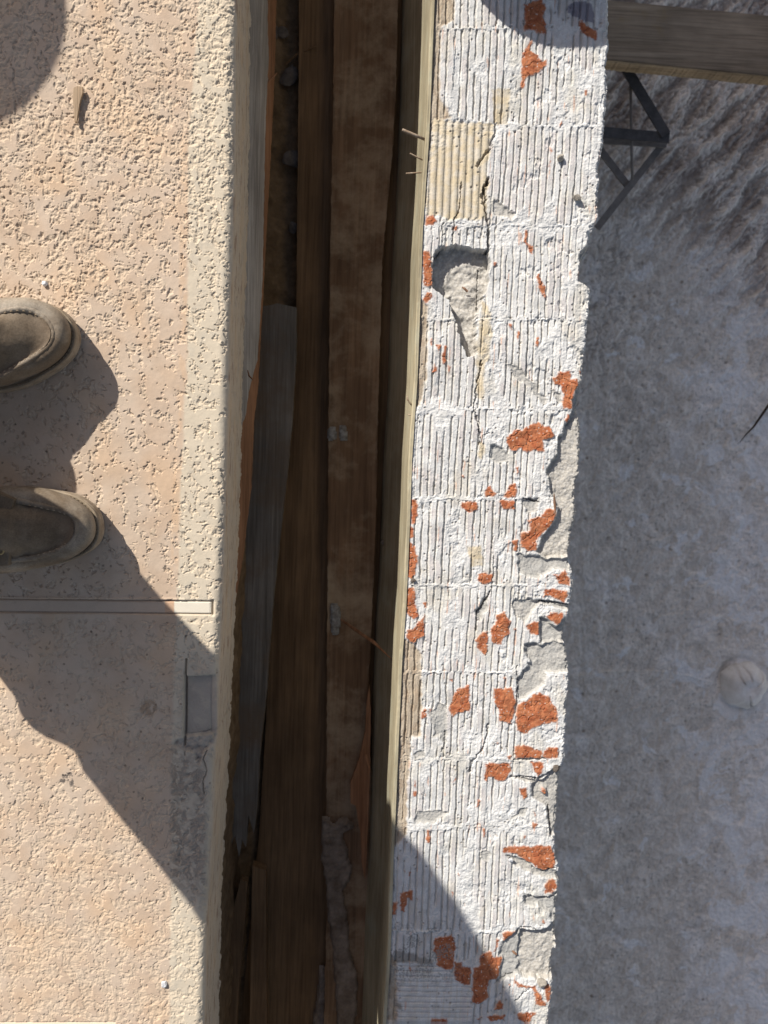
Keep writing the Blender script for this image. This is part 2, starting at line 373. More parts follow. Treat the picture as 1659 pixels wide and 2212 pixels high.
BRICK = [C(1, [(948, 30), (1075, -10), (1110, 60), (1085, 120), (1110, 170), (1112, 240), (1050, 238), (980, 215), (945, 220)]),
 C(1, [(1340, 150), (1370, 145), (1400, 195), (1440, 205), (1478, 230), (1480, 290), (1440, 285), (1345, 225)]),
 C(1, [(1015, 290), (985, 370), (1040, 400), (1085, 440), (1110, 430), (1115, 465), (1080, 500), (1040, 540), (955, 575), (950, 640), (922, 640), (928, 440), (940, 385), (990, 300)]),
 C(1, [(1380, 655), (1405, 650), (1402, 695), (1380, 700)]), C(1, [(1215, 870), (1226, 905), (1198, 918)]), C(1, [(1138, 1045), (1156, 1090), (1140, 1120)]), C(1, [(1130, 1160), (1142, 1165), (1132, 1230)]),
 C(2, [(235, 268), (290, 270), (308, 320), (270, 350), (235, 345)]), C(2, [(210, 530), (260, 530), (275, 640), (285, 790), (215, 790)]), C(2, [(245, 825), (275, 835), (270, 890), (225, 912), (208, 890)]),
 C(2, [(955, 370), (968, 375), (972, 460), (1010, 500), (1008, 560), (985, 540), (970, 490), (943, 465)]), C(2, [(1045, 700), (1100, 780), (1105, 880), (1085, 870), (1040, 760)]), C(2, [(720, 600), (747, 610), (742, 650)]),
 C(2, [(305, 1210), (340, 1215), (335, 1260), (310, 1250)]), C(2, [(360, 1220), (388, 1220), (375, 1350), (350, 1355)]), C(2, [(260, 1160), (282, 1180), (270, 1230)]), C(2, [(298, 1345), (315, 1400), (283, 1412)]), C(2, [(395, 1360), (418, 1365), (405, 1418)]),
 C(2, [(432, 355), (462, 350), (457, 382), (440, 382)]), C(2, [(835, 1050), (862, 1060), (855, 1112)]), C(2, [(905, 1110), (920, 1120), (903, 1200)]), C(2, [(1030, 1160), (1050, 1160), (1045, 1230), (1030, 1220)]), C(2, [(1345, 1390), (1365, 1400), (1355, 1440)]),
 C(3, [(1155, 165), (1215, 115), (1280, 112), (1290, 170), (1342, 170), (1335, 230), (1310, 260), (1290, 390), (1232, 388), (1220, 350), (1240, 280), (1205, 215), (1165, 205)]), C(3, [(1262, 425), (1285, 430), (1262, 490), (1243, 485)]),
 C(3, [(818, 600), (880, 535), (930, 545), (1010, 490), (1075, 488), (1090, 510), (1135, 510), (1170, 580), (1150, 605), (1085, 612), (1095, 705), (1020, 685), (965, 705), (915, 670), (880, 698), (815, 650)]),
 C(3, [(660, 1020), (665, 970), (695, 945), (740, 1000), (735, 1020)]), C(3, [(795, 1028), (850, 935), (890, 920), (900, 960), (890, 1028)]), C(3, [(495, 1060), (600, 1060), (612, 1120), (540, 1140), (490, 1100)]), C(3, [(765, 1052), (880, 1052), (880, 1118), (790, 1118)]),
 C(3, [(1110, 1115), (1165, 1110), (1180, 1170), (1130, 1250), (1070, 1300), (1030, 1350), (1050, 1420), (980, 1420), (925, 1385), (920, 1280), (975, 1280), (990, 1250), (970, 1190), (1050, 1180)]), C(3, [(865, 1345), (910, 1335), (895, 1420), (870, 1410)]),
 C(3, [(130, 1045), (165, 1050), (172, 1160), (160, 1225), (122, 1225)]), C(3, [(115, 1240), (145, 1250), (148, 1320), (112, 1335)]), C(3, [(500, 870), (515, 875), (508, 900)]), C(3, [(890, 810), (908, 812), (900, 880)]),
 C(4, [(108, 50), (160, 100), (175, 160), (160, 290), (140, 335), (100, 325)]), C(4, [(95, 395), (158, 395), (155, 500), (180, 600), (150, 620), (90, 580)]), C(4, [(225, 590), (222, 750), (180, 765), (140, 800), (92, 760), (95, 700), (140, 690)]), C(4, [(220, 500), (240, 505), (232, 545), (218, 540)]),
 C(4, [(620, 292), (715, 285), (718, 350), (660, 375), (605, 345)]), C(4, [(745, 590), (815, 572), (822, 620), (850, 640), (840, 720), (800, 760), (775, 805), (710, 790), (703, 690), (730, 660)]), C(4, [(590, 770), (650, 710), (685, 710), (683, 860), (665, 885), (600, 830)]),
 C(4, [(960, 680), (1000, 645), (1055, 650), (1062, 690), (1050, 745), (990, 730)]), C(4, [(1110, 600), (1140, 570), (1235, 575), (1230, 620), (1190, 665), (1130, 630)]), C(4, [(1150, 295), (1195, 300), (1245, 262), (1275, 330), (1270, 380), (1205, 370), (1190, 330)]), C(4, [(1095, 402), (1260, 410), (1262, 450), (1235, 500), (1150, 460), (1085, 458)]),
 C(4, [(405, 1290), (420, 1210), (470, 1130), (550, 1105), (555, 1290), (470, 1300), (430, 1345)]), C(4, [(730, 1122), (860, 1120), (870, 1170), (890, 1230), (875, 1300), (850, 1380), (765, 1360), (755, 1270), (725, 1225)]),
 C(4, [(900, 1235), (950, 1225), (1010, 1180), (1050, 1155), (1120, 1180), (1160, 1230), (1190, 1300), (1185, 1370), (1100, 1385), (1010, 1410), (965, 1460), (895, 1430), (888, 1300)]), C(4, [(205, 1275), (240, 1270), (240, 1330), (205, 1350)]), C(4, [(262, 1268), (280, 1280), (265, 1312)]), C(4, [(798, 1042), (822, 1055), (805, 1072)]), C(4, [(865, 690), (905, 690), (890, 715)]), C(4, [(405, 1060), (432, 1055), (428, 1085)]),
 C(5, [(970, 255), (1040, 240), (1170, 290), (1172, 345), (970, 340)]), C(5, [(1178, 300), (1210, 262), (1290, 265), (1285, 342), (1175, 345)]), C(5, [(755, 375), (940, 375), (945, 420), (910, 500), (850, 510), (810, 480), (780, 470), (765, 525), (750, 500)]), C(5, [(1085, 370), (1180, 370), (1172, 450), (1140, 480), (1110, 440)]), C(5, [(920, 320), (948, 318), (945, 345), (922, 342)]),
 C(5, [(1005, 560), (1055, 555), (1060, 620), (1040, 648), (1015, 600)]), C(5, [(1168, 558), (1202, 570), (1192, 602), (1166, 590)]), C(5, [(1105, 728), (1128, 760), (1115, 772)]), C(5, [(1098, 815), (1132, 815), (1118, 867), (1103, 850)]), C(5, [(335, 858), (357, 860), (357, 962), (326, 950)]),
 C(5, [(875, 1020), (900, 985), (1230, 975), (1265, 1050), (1250, 1150), (1160, 1150), (1100, 1110), (1020, 1070), (980, 1030)]), C(5, [(700, 640), (720, 650), (712, 697), (696, 690)]), C(5, [(545, 468), (552, 500), (520, 527)]), C(5, [(232, 540), (250, 490), (254, 560)]), C(5, [(235, 580), (254, 580), (250, 622), (233, 630)]), C(5, [(738, 848), (756, 850), (757, 917), (742, 912)]), C(5, [(1035, 905), (1055, 905), (1045, 935)]), C(5, [(835, 225), (855, 225), (850, 240)]),
 C(6, [(1195, 225), (1250, 205), (1280, 250), (1255, 300), (1195, 315), (1185, 270)]), C(6, [(1170, 492), (1192, 500), (1192, 532), (1172, 520)]), C(6, [(885, 590), (980, 580), (950, 620), (895, 655), (880, 630)]), C(6, [(835, 635), (860, 640), (850, 700), (822, 735), (830, 690)]),
 C(6, [(720, 760), (770, 730), (810, 735), (820, 770), (880, 780), (870, 860), (835, 940), (785, 940), (770, 1010), (785, 1060), (700, 1120), (660, 1090), (670, 850), (715, 820)]), C(6, [(385, 640), (520, 610), (540, 700), (525, 865), (470, 865), (400, 830), (420, 780), (385, 740)]), C(6, [(535, 800), (580, 810), (600, 840), (650, 850), (650, 965), (610, 975), (535, 940)]),
 C(6, [(140, 310), (230, 290), (230, 370), (195, 350), (170, 450), (145, 440)]), C(6, [(85, 380), (120, 370), (110, 470), (80, 470)]), C(6, [(865, 1080), (885, 1110), (880, 1150), (820, 1160)]), C(6, [(770, 1200), (905, 1190), (890, 1220), (780, 1235)]), C(6, [(985, 1180), (1120, 1175), (1090, 1240), (1060, 1257), (1000, 1220)]), C(6, [(365, 1215), (480, 1220), (480, 1300), (365, 1300)]),
 C(6, [(960, 935), (1000, 960), (1080, 985), (1125, 970), (1130, 1010), (1165, 1050), (1190, 1100), (1200, 1120), (1150, 1130), (1120, 1100), (1110, 1030), (1090, 1000), (990, 980)]), C(6, [(1180, 960), (1200, 950), (1235, 1000), (1230, 1080), (1200, 1100), (1190, 1020)]), C(6, [(912, 970), (942, 958), (932, 978)]), C(6, [(515, 298), (532, 305), (520, 335)]), C(6, [(195, 850), (222, 855), (212, 875)]), C(6, [(165, 135), (180, 150), (170, 165)]), C(6, [(198, 155), (220, 160), (208, 182)]), C(6, [(562, 165), (575, 170), (568, 188)]), C(6, [(690, 1218), (735, 1212), (720, 1232)])]
# (outline, depth, 'grey' 0..1)
CHIP = [(C(2, [(300, 530), (350, 495), (470, 488), (520, 500), (662, 522), (690, 500), (700, 640), (690, 780), (640, 900), (600, 1000), (600, 1280), (540, 1300), (500, 1230), (480, 1130), (440, 1000), (410, 880), (340, 840), (285, 800), (280, 640)]), .022, .25),
 (C(3, [(1240, 500), (1330, 420), (1400, 400), (1420, 1475), (1120, 1475), (1040, 1420), (1080, 1320), (1180, 1180), (1200, 1120), (1150, 1000), (1110, 850), (1180, 700), (1220, 560)]), .010, .2),
 (C(3, [(1310, 260), (1345, 190), (1380, 200), (1380, 420), (1300, 500), (1225, 540), (1290, 420)]), .012, .6),
 (C(3, [(700, 640), (830, 690), (830, 760), (770, 790), (705, 760)]), .004, .8), (C(3, [(930, 1040), (1060, 1030), (1050, 1120), (960, 1140)]), .005, .7),
 (C(3, [(800, 60), (880, 60), (1000, 180), (1120, 320), (1090, 350), (980, 240), (880, 140)]), .003, .7), (C(3, [(1130, 250), (1215, 270), (1230, 350), (1170, 330)]), .004, .6),
 (C(2, [(1340, 560), (1420, 500), (1480, 470), (1480, 640), (1355, 640)]), .009, .5), (C(2, [(1350, 640), (1420, 640), (1420, 760), (1350, 750)]), .02, .5), (C(2, [(720, 150), (880, 260), (860, 310), (720, 250)]), .003, .5),
 (C(4, [(900, 150), (1060, 150), (1100, 180), (1290, 190), (1280, 270), (1150, 250), (1100, 320), (900, 300)]), .006, .75), (C(4, [(870, 480), (1080, 490), (1290, 520), (1290, 560), (1060, 510), (960, 640), (870, 600)]), .006, .6),
 (C(4, [(1060, 600), (1130, 640), (1190, 680), (1240, 620), (1280, 600), (1260, 790), (1160, 800), (1050, 790)]), .009, .7), (C(4, [(595, 560), (690, 420), (680, 560), (610, 650)]), .005, .6),
 (C(4, [(940, 800), (1050, 800), (1200, 790), (1290, 830), (1280, 1010), (1100, 1010), (1100, 1100), (960, 1210), (900, 1210), (900, 1040), (1000, 940)]), .006, .65), (C(4, [(310, 1230), (390, 1250), (390, 1475), (280, 1475)]), .003, .6),
 (C(5, [(1100, 520), (1200, 470), (1300, 390), (1330, 450), (1290, 900), (1230, 900), (1200, 700), (1090, 620)]), .008, .5), (C(5, [(250, 730), (380, 720), (500, 740), (380, 810), (240, 820)]), .003, .7), (C(5, [(930, 470), (1100, 490), (1160, 480), (1130, 530), (1000, 490)]), .005, .5), (C(5, [(340, 0), (460, 0), (470, 260), (380, 120)]), .002, .8),
 (C(5, [(930, 780), (1040, 700), (1060, 745)]), .004, .8), (C(5, [(220, 310), (320, 290), (330, 340), (240, 360)]), .003, .6), (C(6, [(1030, 330), (1200, 345), (1290, 300), (1270, 520), (1150, 400), (1040, 400)]), .007, .8), (C(6, [(1020, 560), (1160, 590), (1280, 490), (1260, 930), (1050, 940), (980, 880), (985, 700)]), .010, .2),
 (C(6, [(870, 690), (1010, 560), (1020, 900), (850, 950)]), .006, .75), (C(6, [(900, 30), (1000, 50), (1130, 130), (1280, 150), (1290, 210), (1180, 190), (1060, 150), (950, 90)]), .005, .5), (C(6, [(730, 0), (800, 10), (780, 80), (720, 60)]), .003, .8)]
CRACK = [(C(1, [(735, 900), (738, 960), (700, 1040), (712, 1070), (640, 1150), (610, 1200)]), 3.2, .006), (C(1, [(690, 1300), (640, 1420), (650, 1475)]), 3.6, .008), (C(2, [(690, 0), (660, 60), (665, 200), (690, 350), (692, 520)]), 3.6, .010), (C(2, [(490, 30), (485, 200), (440, 310), (425, 480)]), 1.6, .006),
 (C(2, [(625, 640), (620, 900), (600, 1060), (605, 1280)]), 1.4, .004), (C(3, [(640, 30), (600, 250), (585, 380), (600, 450), (630, 560), (620, 640)]), 1.8, .006), (C(3, [(630, 640), (650, 580), (700, 560)]), 1.2, .003), (C(4, [(1060, 490), (1280, 515)]), 3, .008), (C(4, [(700, 420), (690, 460), (610, 570), (595, 700)]), 2.4, .006),
 (C(4, [(720, 0), (725, 200), (715, 380), (690, 460)]), 1.3, .004), (C(4, [(895, 960), (900, 1200)]), 1.4, .004), (C(5, [(780, 100), (740, 270), (690, 330), (640, 440)]), 2.6, .006), (C(5, [(960, 350), (1190, 350)]), 2.2, .006), (C(5, [(940, 475), (1150, 490), (1300, 400)]), 2.6, .007), (C(5, [(470, 150), (455, 260), (440, 290)]), 2, .004),
 (C(5, [(1100, 1130), (1180, 1165), (1260, 1140)]), 2.2, .006), (C(6, [(1060, 320), (1130, 350), (1200, 350), (1290, 310)]), 2.0, .006), (C(6, [(1020, 550), (1090, 560), (1180, 590), (1250, 540)]), 2.2, .006), (C(6, [(980, 1090), (1060, 1010), (1090, 1000)]), 1.8, .005), (C(6, [(830, 960), (960, 900)]), 2, .005), (C(5, [(1220, 700), (1240, 920)]), 2.2, .006), (C(3, [(940, 1035), (1060, 1060)]), 1.8, .006), (C(2, [(310, 560), (350, 480), (360, 330)]), 1.6, .004)]
YEL = [C(1, [(290, 860), (420, 870), (600, 880), (730, 900), (700, 1060), (680, 1200), (670, 1480), (240, 1480), (260, 1100)]), C(2, [(240, -5), (690, -5), (670, 290), (430, 300), (300, 285), (235, 270)]), C(2, [(640, 880), (700, 930), (705, 1300), (600, 1380), (620, 1050)]), C(4, [(540, 90), (640, 80), (650, 240), (560, 250)]), C(1, [(700, 650), (850, 640), (820, 900), (740, 900)]), C(3, [(600, 20), (660, 20), (650, 320), (600, 300)]), C(3, [(610, 620), (670, 640), (650, 760), (620, 740)])]
TANS = [C(1, [(200, -1400), (480, -1400), (440, 130), (340, 200), (330, 560), (340, 720), (420, 860), (250, 860)]), C(1, [(230, 860), (330, 860), (310, 1475), (190, 1475)]), C(2, [(190, 880), (245, 930), (240, 1475), (120, 1475)]), C(3, [(100, 0), (230, 0), (215, 300), (190, 370), (100, 380)]), C(4, [(60, 760), (140, 800), (200, 870), (200, 1475), (10, 1475)]), C(5, [(110, 0), (205, 0), (215, 300), (190, 600), (190, 900), (80, 1000)]), C(6, [(40, 700), (110, 800), (120, 1300), (0, 1300)])]
ROWS = [-320, -130, 62, 272, 487, 690, 884, 1077, 1264, 1452, 1640, 1785, 2012, 2083, 2260, 2450, 2650]
yb = np.concatenate([np.linspace(-3.2, Y0-.02, 40), np.arange(Y0, Y1, .00068), np.linspace(Y1+.02, 3.1, 40)])
nu = 372
u = np.linspace(0, 1, nu)
xl = lx(yb)[:, None]-.001
ragged = (.0022*fbm(yb, yb*0, .012, 4, 301, .65)+.0012*fbm(yb, yb*0, .003, 2, 302))[:, None]
xr = rx(yb)[:, None]+ragged
TX = xl+(xr-xl)*u[None, :]; TY = np.repeat(yb[:, None], nu, 1)
PX, PY = w2p(TX, TY, ZB)
wx = PX+3.2*fbm(TX, TY, .010, 3, 311, .6)*1.6+1.6*fbm(TX, TY, .0035, 2, 312); wy = PY+3.2*fbm(TX, TY, .010, 3, 313, .6)*1.6+1.6*fbm(TX, TY, .0035, 2, 314)
# rows of tile-back imprints
rid = np.searchsorted(ROWS, (PY+3*fbm(TX, TY, .03, 2, 320)).ravel()).reshape(PY.shape)
rowd = np.min(np.abs(PY[..., None]-np.array(ROWS)[None, None, :]), -1) if False else None
rd = np.full(PY.shape, 1e9, F32)
for r_ in ROWS: rd = np.minimum(rd, np.abs(wy-r_))
rng = np.random.RandomState(5)
offs = rng.rand(len(ROWS)+2); ptch = 1+.10*(rng.rand(len(ROWS)+2)-.5); colo = rng.rand(len(ROWS)+2, 3)
PITCH = .0107
half = (u[None, :]+.03*fbm(TX, TY, .2, 1, 322)+(colo[rid, 0]-.5)*.12 > .47)
xx = (TX+.0020*fbm(TX*.8, TY*.5, .014, 3, 323, .6)+.0007*fbm(TX, TY, .004, 2, 324))-xl*1.0
ph = xx/(PITCH*ptch[rid])+offs[rid]+half*.37
f = ph-np.floor(ph); idx = np.floor(ph)
g = np.minimum(f, 1-f)                                  # 0 in the middle of a groove
keep = fbm(TX, TY*.45, .045, 3, 330, .6)               # patchy: where the imprint survives
fade = sst(-.22, .02, keep+.10*(1-u[None, :]*1.4)+.06)
edge_r = sst(.995, .86, u[None, :]+.07*fbm(TX, TY, .03, 3, 331)); edge_l = sst(0.0, .035, u[None, :])
rw = 2+15*sst(-.1, .45, fbm(TX*.5, TY, .05, 2, 333))+14*sst(.1, .4, fbm(TX, TY, .02, 2, 334))
fade = fade*(.15+.85*edge_r)*edge_l*sst(rw*.45, rw, rd)*(1-.75*sst(.66, .80, u[None, :]+.12*fbm(TX, TY, .05, 3, 335))*sst(860, 960, PY))
br = fbm(TX*4, TY*.45, .030, 3, 332)
gw = .12+.10*(br+.15)
groove = sst(gw+.07, gw*.6, g)*sst(-.38, -.12, br+.1)
lvl = (np.sin(idx*12.9898+rid*4.1+half*9)*43758.5453) % 1.0
hb = -(.0024+.0016*br)*(.75+.7*colo[rid, 1])*groove+.0016*(lvl-.5)+.00035*np.exp(-((g-gw-.09)/.05)**2)
hb = hb*fade
horiz = inpoly(PX, PY, C(6, [(100, 815), (380, 820), (540, 900), (660, 980), (655, 1400), (100, 1400)])).astype(F32)
fy = (TY+.001*fbm(TX, TY, .02, 2, 340))/.0085; fyf = fy-np.floor(fy)
hb = hb*(1-horiz)+horiz*(-.0016*sst(.22, .08, np.minimum(fyf, 1-fyf)))
und = .0030*fbm(TX, TY, .07, 3, 350)
rough_ = (1-fade)*(1-horiz)
grain = .00032*fbm(TX, TY, .0022, 2, 351)+.00070*fbm(TX, TY, .0048, 3, 352, .6)*(.5+.9*rough_)+.0022*rough_*fbm(TX, TY, .014, 4, 353, .62)
hb = hb+und+grain-.0020*sst(.18, .32, fbm(TX, TY*.7, .035, 4, 357, .62))*(1-horiz)*(.4+.6*sst(.3, .7, u[None, :]))
hb = hb+.0011*np.exp(-((rd+2*fbm(TX, TY, .015, 2, 356))/2.6)**2)*sst(.12, .35, fbm(TX, TY, .05, 2, 354))-.0012*np.exp(-((rd-4)/2.2)**2)*sst(.1, .35, fbm(TX, TY, .02, 2, 355))
yel = np.zeros(PX.shape, bool); tns = yel.copy()
for p in YEL: yel |= inpoly(wx+9*fbm(TX, TY, .03, 3, 363, .6), wy+9*fbm(TX, TY, .03, 3, 364, .6), p)
for p in TANS: tns |= inpoly(wx, wy, p)
yelb = blur(yel, 2)*(.68+.32*sst(-.2, .15, fbm(TX, TY, .02, 3, 362, .6))); tnb = blur(tns, 2)
big = inpoly(wx, wy, YEL[0]) | inpoly(wx, wy, YEL[1])
bigb = blur(big, 2)
rr_ = (TX-.03*(TY-.5)*.0+.0006*fbm(TX, TY, .02, 2, 360))/.0107
rf = rr_-np.floor(rr_)
round_ = .0016*np.sqrt(np.clip(1-((rf-.42)/.36)**2, 0, 1))-.0015
hb = hb*(1-bigb)+bigb*(round_*1.4+grain*.8)
hb = hb-tnb*(1-bigb)*(.0022-.0008*fbm(TX*2.5, TY*.4, .01, 3, 361))
# loose sand hollows
c4, r4 = cells(TX, TY, .0075, 370)
pits = ((c4 < .12+.10*r4) & (r4 > .86) & (fbm(TX, TY, .05, 2, 371) > -.05)).astype(F32)
hb = hb-pits*.0013
brick = np.zeros(PX.shape, bool)
for k, p in enumerate(BRICK): brick |= inpoly(wx, wy, p)
bk = blur(brick, 1)
bh = .0006+.0020*fbm(TX, TY, .016, 3, 380, .5)+.0005*fbm(TX, TY, .003, 2, 381)+.0012*(np.abs(fbm(TX, TY, .02, 2, 382)) < .03)*-1
hb = hb*(1-bk)+bk*(bh+und)
cw1 = fbm(TX, TY, .022, 3, 386, .6); cw2 = fbm(TX, TY, .022, 3, 387, .6)
chipd = np.zeros(PX.shape, F32); chipg = np.zeros(PX.shape, F32); chipm = np.zeros(PX.shape, bool)
for p, d, gq in CHIP:
    m = inpoly(wx+(9 if d < .015 else 1)*cw1, wy+(9 if d < .015 else 1)*cw2, p) & ~brick
    chipm |= m
    b_ = blur(m, 1 if d > .015 else 3); b_ = b_*b_
    chipd = np.maximum(chipd, b_*d*(1+.35*fbm(TX, TY, .03, 3, 385, .6))); chipg = np.maximum(chipg, m*gq)
cm = blur(chipm, 1)
sandy = .0009*fbm(TX, TY, .0042, 3, 390, .7)+.0020*fbm(TX, TY, .018, 3, 391, .6)
hb = hb*(1-cm)+cm*(sandy)-chipd
for p, w_, d in CRACK:
    hb = hb-d*sst(w_*1.0, w_*.35, seg(wx, wy, p)+.9*fbm(TX, TY, .004, 2, 395))
# the long edges crumble away
hb = hb-.004*sst(.984, 1.0, u[None, :]+.012*fbm(TX, TY, .006, 2, 396))-.0015*sst(.02, 0, u[None, :])
detail = sst(Y0-.05, Y0, TY)*sst(Y1+.05, Y1, TY)
hb = hb*detail
white = np.array((.62, .62, .61), F32)
colb = np.ones(PX.shape+(3,), F32)*white
pinkish = fade*(lvl > .45)*sst(.12, .2, g)*(1-groove)
colb = mix(colb, (.55, .515, .50), pinkish*.85*sst(-.3, .2, fbm(TX, TY, .03, 3, 401)))
colb = mix(colb, (.70, .71, .70), (1-pinkish)*.4*sst(0, .3, fbm(TX, TY, .006, 2, 402)))
colb = mix(colb, (.46, .46, .44), .55*sst(.18, .42, fbm(TX, TY, .028, 3, 403, .6)))
colb = mix(colb, (.50, .44, .34), groove*fade*.35)
colb = mix(colb, (.52, .49, .42), .55*sst(.05, .4, fbm(TX, TY*.6, .05, 4, 407, .6)))
colb = mix(colb, (.50, .50, .49), .5*sst(.05, .3, fbm(TX, TY, .012, 3, 408, .6)))
colb = mix(colb, (.55, .28, .16), sst(.42, .5, fbm(TX*5, TY*.6, .03, 3, 404))*.5)
colb = mix(colb, (.53, .45, .315), yelb*(.9+.2*fbm(TX, TY, .02, 2, 405)))
colb = mix(colb, (.40, .32, .22), tnb*(1-bigb)*.8)
colb = mix(colb, (.30, .22, .15), tnb*(1-bigb)*.5*sst(.0, .3, fbm(TX, TY*.5, .01, 3, 406)))
colb = mix(colb, (.33, .29, .25), pits*.55)
sand = mix(mix(np.ones(PX.shape+(3,), F32)*np.array((.44, .41, .36), F32), (.55, .525, .48), sst(-.1, .3, fbm(TX, TY, .004, 2, 410))), (.38, .382, .37), np.clip(chipg*1.0, 0, 1)*(.85+.15*sst(0, .2, fbm(TX, TY, .02, 3, 411))))
colb = colb*(1-cm[..., None])+sand*cm[..., None]
clay = mix(np.ones(PX.shape+(3,), F32)*np.array((.40, .150, .070), F32), (.35, .105, .045), sst(-.2, .3, fbm(TX, TY, .012, 3, 420)))
clay = mix(clay, (.27, .085, .04), .5*sst(.0, .4, fbm(TX, TY, .03, 3, 424)))
clay = mix(clay, (.50, .27, .16), .3*sst(.15, .5, fbm(TX, TY, .006, 3, 425)))
clay = mix(clay, (.52, .20, .09), .6*sst(.1, .4, fbm(TX, TY, .005, 2, 421)))
rim = (1-sst(.55, 1.0, blur(brick, 4)))*sst(-.25, .25, fbm(TX, TY, .006, 3, 426, .6))
clay = mix(clay, (.60, .50, .44), rim*.3)
colb = colb*(1-bk[..., None])+clay*bk[..., None]
colb = mix(colb, (.62, .60, .57), (brick & (fbm(TX, TY, .004, 2, 422) > .48)).astype(F32)*.7)
slate = inpoly(wx, wy, C(1, [(1250, 80), (1300, 10), (1420, 20), (1460, 90), (1455, 165), (1370, 150), (1300, 110)]))
colb = mix(colb, (.20, .19, .23), blur(slate, 1)*.85)
lich = blur(inpoly(wx, wy, C(6, [(90, 720), (190, 740), (380, 800), (380, 830), (230, 812), (100, 815)])) | inpoly(wx, wy, C(6, [(90, 1090), (150, 1110), (160, 1150), (90, 1140)])), 2)
colb = mix(colb, (.27, .25, .22), lich*.85)
dots = ((cells(TX, TY, .0036, 430)[0] < .42) & (fbm(TX, TY, .03, 2, 431) > .0)).astype(F32)*sst(1960, 2030, PY)*sst(2150, 2090, PY)*sst(1010, 960, PX)
colb = mix(colb, (.26, .26, .25), dots*.7)
# side faces: inner one drops behind the form board, outer one down into the pool
zs = np.concatenate([[.0015, .004, .008], np.linspace(.014, 1.26, 90)])
SX = xr+0.0+.006*fbm(TY[:, :1]*1.0, zs[None, :]+0*TY[:, :1], .03, 4, 440, .6)+.012*sst(0, .03, zs)[None, :]*fbm(TY[:, :1], zs[None, :]+0*TY[:, :1], .09, 2, 441)-.004*sst(0, .02, zs)[None, :]
SX = np.minimum(SX, xr+.002+.06*zs[None, :]); SX = SX+.05*sst(.7, 1.16, zs)[None, :]**2
hb = hb+ZB
SZ = hb[:, -1:]-zs[None, :]+0*SX
SYY = np.repeat(yb[:, None], len(zs), 1)
ones = np.ones((len(yb), 3), F32)
LXs = xl+np.zeros((1, 3)); LZs = hb[:, :1]+np.array([-.85, -.2, -.01])[None, :]
AX = np.concatenate([LXs, TX, SX], 1); AZ_ = np.concatenate([LZs, hb, SZ], 1); AY = np.concatenate([np.repeat(yb[:, None], 3, 1), TY, SYY], 1)
cs = mix(np.ones(SX.shape+(3,), F32)*np.array((.46, .46, .44), F32), (.28, .27, .26), sst(-.1, .4, fbm(SYY, zs[None, :]+0*SX, .05, 4, 450)))
cl = np.ones((len(yb), 3, 3), F32)*np.array((.4, .36, .3), F32)
colA = np.concatenate([cl, colb, cs], 1)
wall = gridmesh('pool_wall', AX, AY, AZ_, colA, M_beam)
tag(wall, 'crumbling concrete wall top crusted with ridged white mortar and orange clay tile chips', 'wall')
del AX, AY, AZ_, colA, colb, PX, PY, wx, wy, TX, TY

# ------------------------------------------------------------------ pool floor
ZF = -1.32
fx = np.concatenate([np.arange(.20, 1.50, .0024), np.linspace(1.51, 3.6, 40)])
fyv = np.concatenate([np.linspace(-3.4, -2.06, 30), np.arange(-2.05, 1.60, .0026), np.linspace(1.61, 3.3, 30)])
X, Y = np.meshgrid(fx, fyv)
PX, PY = w2p(X, Y, ZF)
wX = X+.03*fbm(X, Y, .06, 3, 501); wY = Y+.03*fbm(X, Y, .06, 3, 502)
# chopped diagonal strokes at the top of the photograph, mottled skim coat below
c45, s45 = math.cos(math.radians(52)), math.sin(math.radians(52))
qX = X+.3*(wX-X); qY = Y+.3*(wY-Y); along = qX*c45+qY*s45; across = -qX*s45+qY*c45
strokes = fbm(along*.27, across, .044, 4, 510, .6)
up = sst(620, 300, PY-(PX-1400)*.9)
mott = fbm(wX, wY, .05, 5, 511, .62); fine = fbm(X, Y, .012, 4, 512, .65)
zf = up*(.034*strokes+.010*fine)+(1-up)*(.010*mott+.0055*fine)+.01*fbm(X, Y, .5, 2, 513)
cf, rf2 = cells(X, Y, .035, 520)
ppit = sst(.16, .08, cf+.12*fine)*(rf2 > .93)*(1-up)
zf = zf-ppit*.004
_pd = np.hypot(X-P(1604, 1478, ZF).x, Y-P(1604, 1478, ZF).y)/.080
zf = zf*sst(.8, 1.5, _pd)-.010*np.exp(-((_pd-1.0)/.14)**2)
wallx = rx(Y)
cove = sst(.30, .0, X-wallx)
zf = zf+.05*cove**2
crack_f = np.exp(-(seg(PX+6*mott, PY+6*mott, [(1238, 1462), (1300, 1452), (1400, 1448), (1480, 1458), (1540, 1475)])/2.0)**2)
zf = zf+crack_f*.004
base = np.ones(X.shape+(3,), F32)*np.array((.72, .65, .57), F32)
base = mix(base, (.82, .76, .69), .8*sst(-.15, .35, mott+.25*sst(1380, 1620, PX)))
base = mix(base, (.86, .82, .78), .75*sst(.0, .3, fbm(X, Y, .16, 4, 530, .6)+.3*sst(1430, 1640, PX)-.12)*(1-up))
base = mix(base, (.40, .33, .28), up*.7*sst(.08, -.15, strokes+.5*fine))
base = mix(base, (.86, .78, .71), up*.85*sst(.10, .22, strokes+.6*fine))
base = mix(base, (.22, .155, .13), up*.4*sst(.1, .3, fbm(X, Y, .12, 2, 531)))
base = mix(base, (.3, .26, .24), ppit*.3)
c5, r5 = cells(X, Y, .012, 540)
base = mix(base, (.16, .145, .14), sst(.22, .48, fbm(X, Y, .011, 3, 540))*.5*sst(-.3, .3, fbm(X, Y, .2, 2, 541)+.15*sst(1200, 700, PY))*(1-up))
c6, r6 = cells(X, Y, .11, 550)
base = mix(base, (.16, .09, .04), sst(.06, .03, c6)*(r6 > .92)*.6)
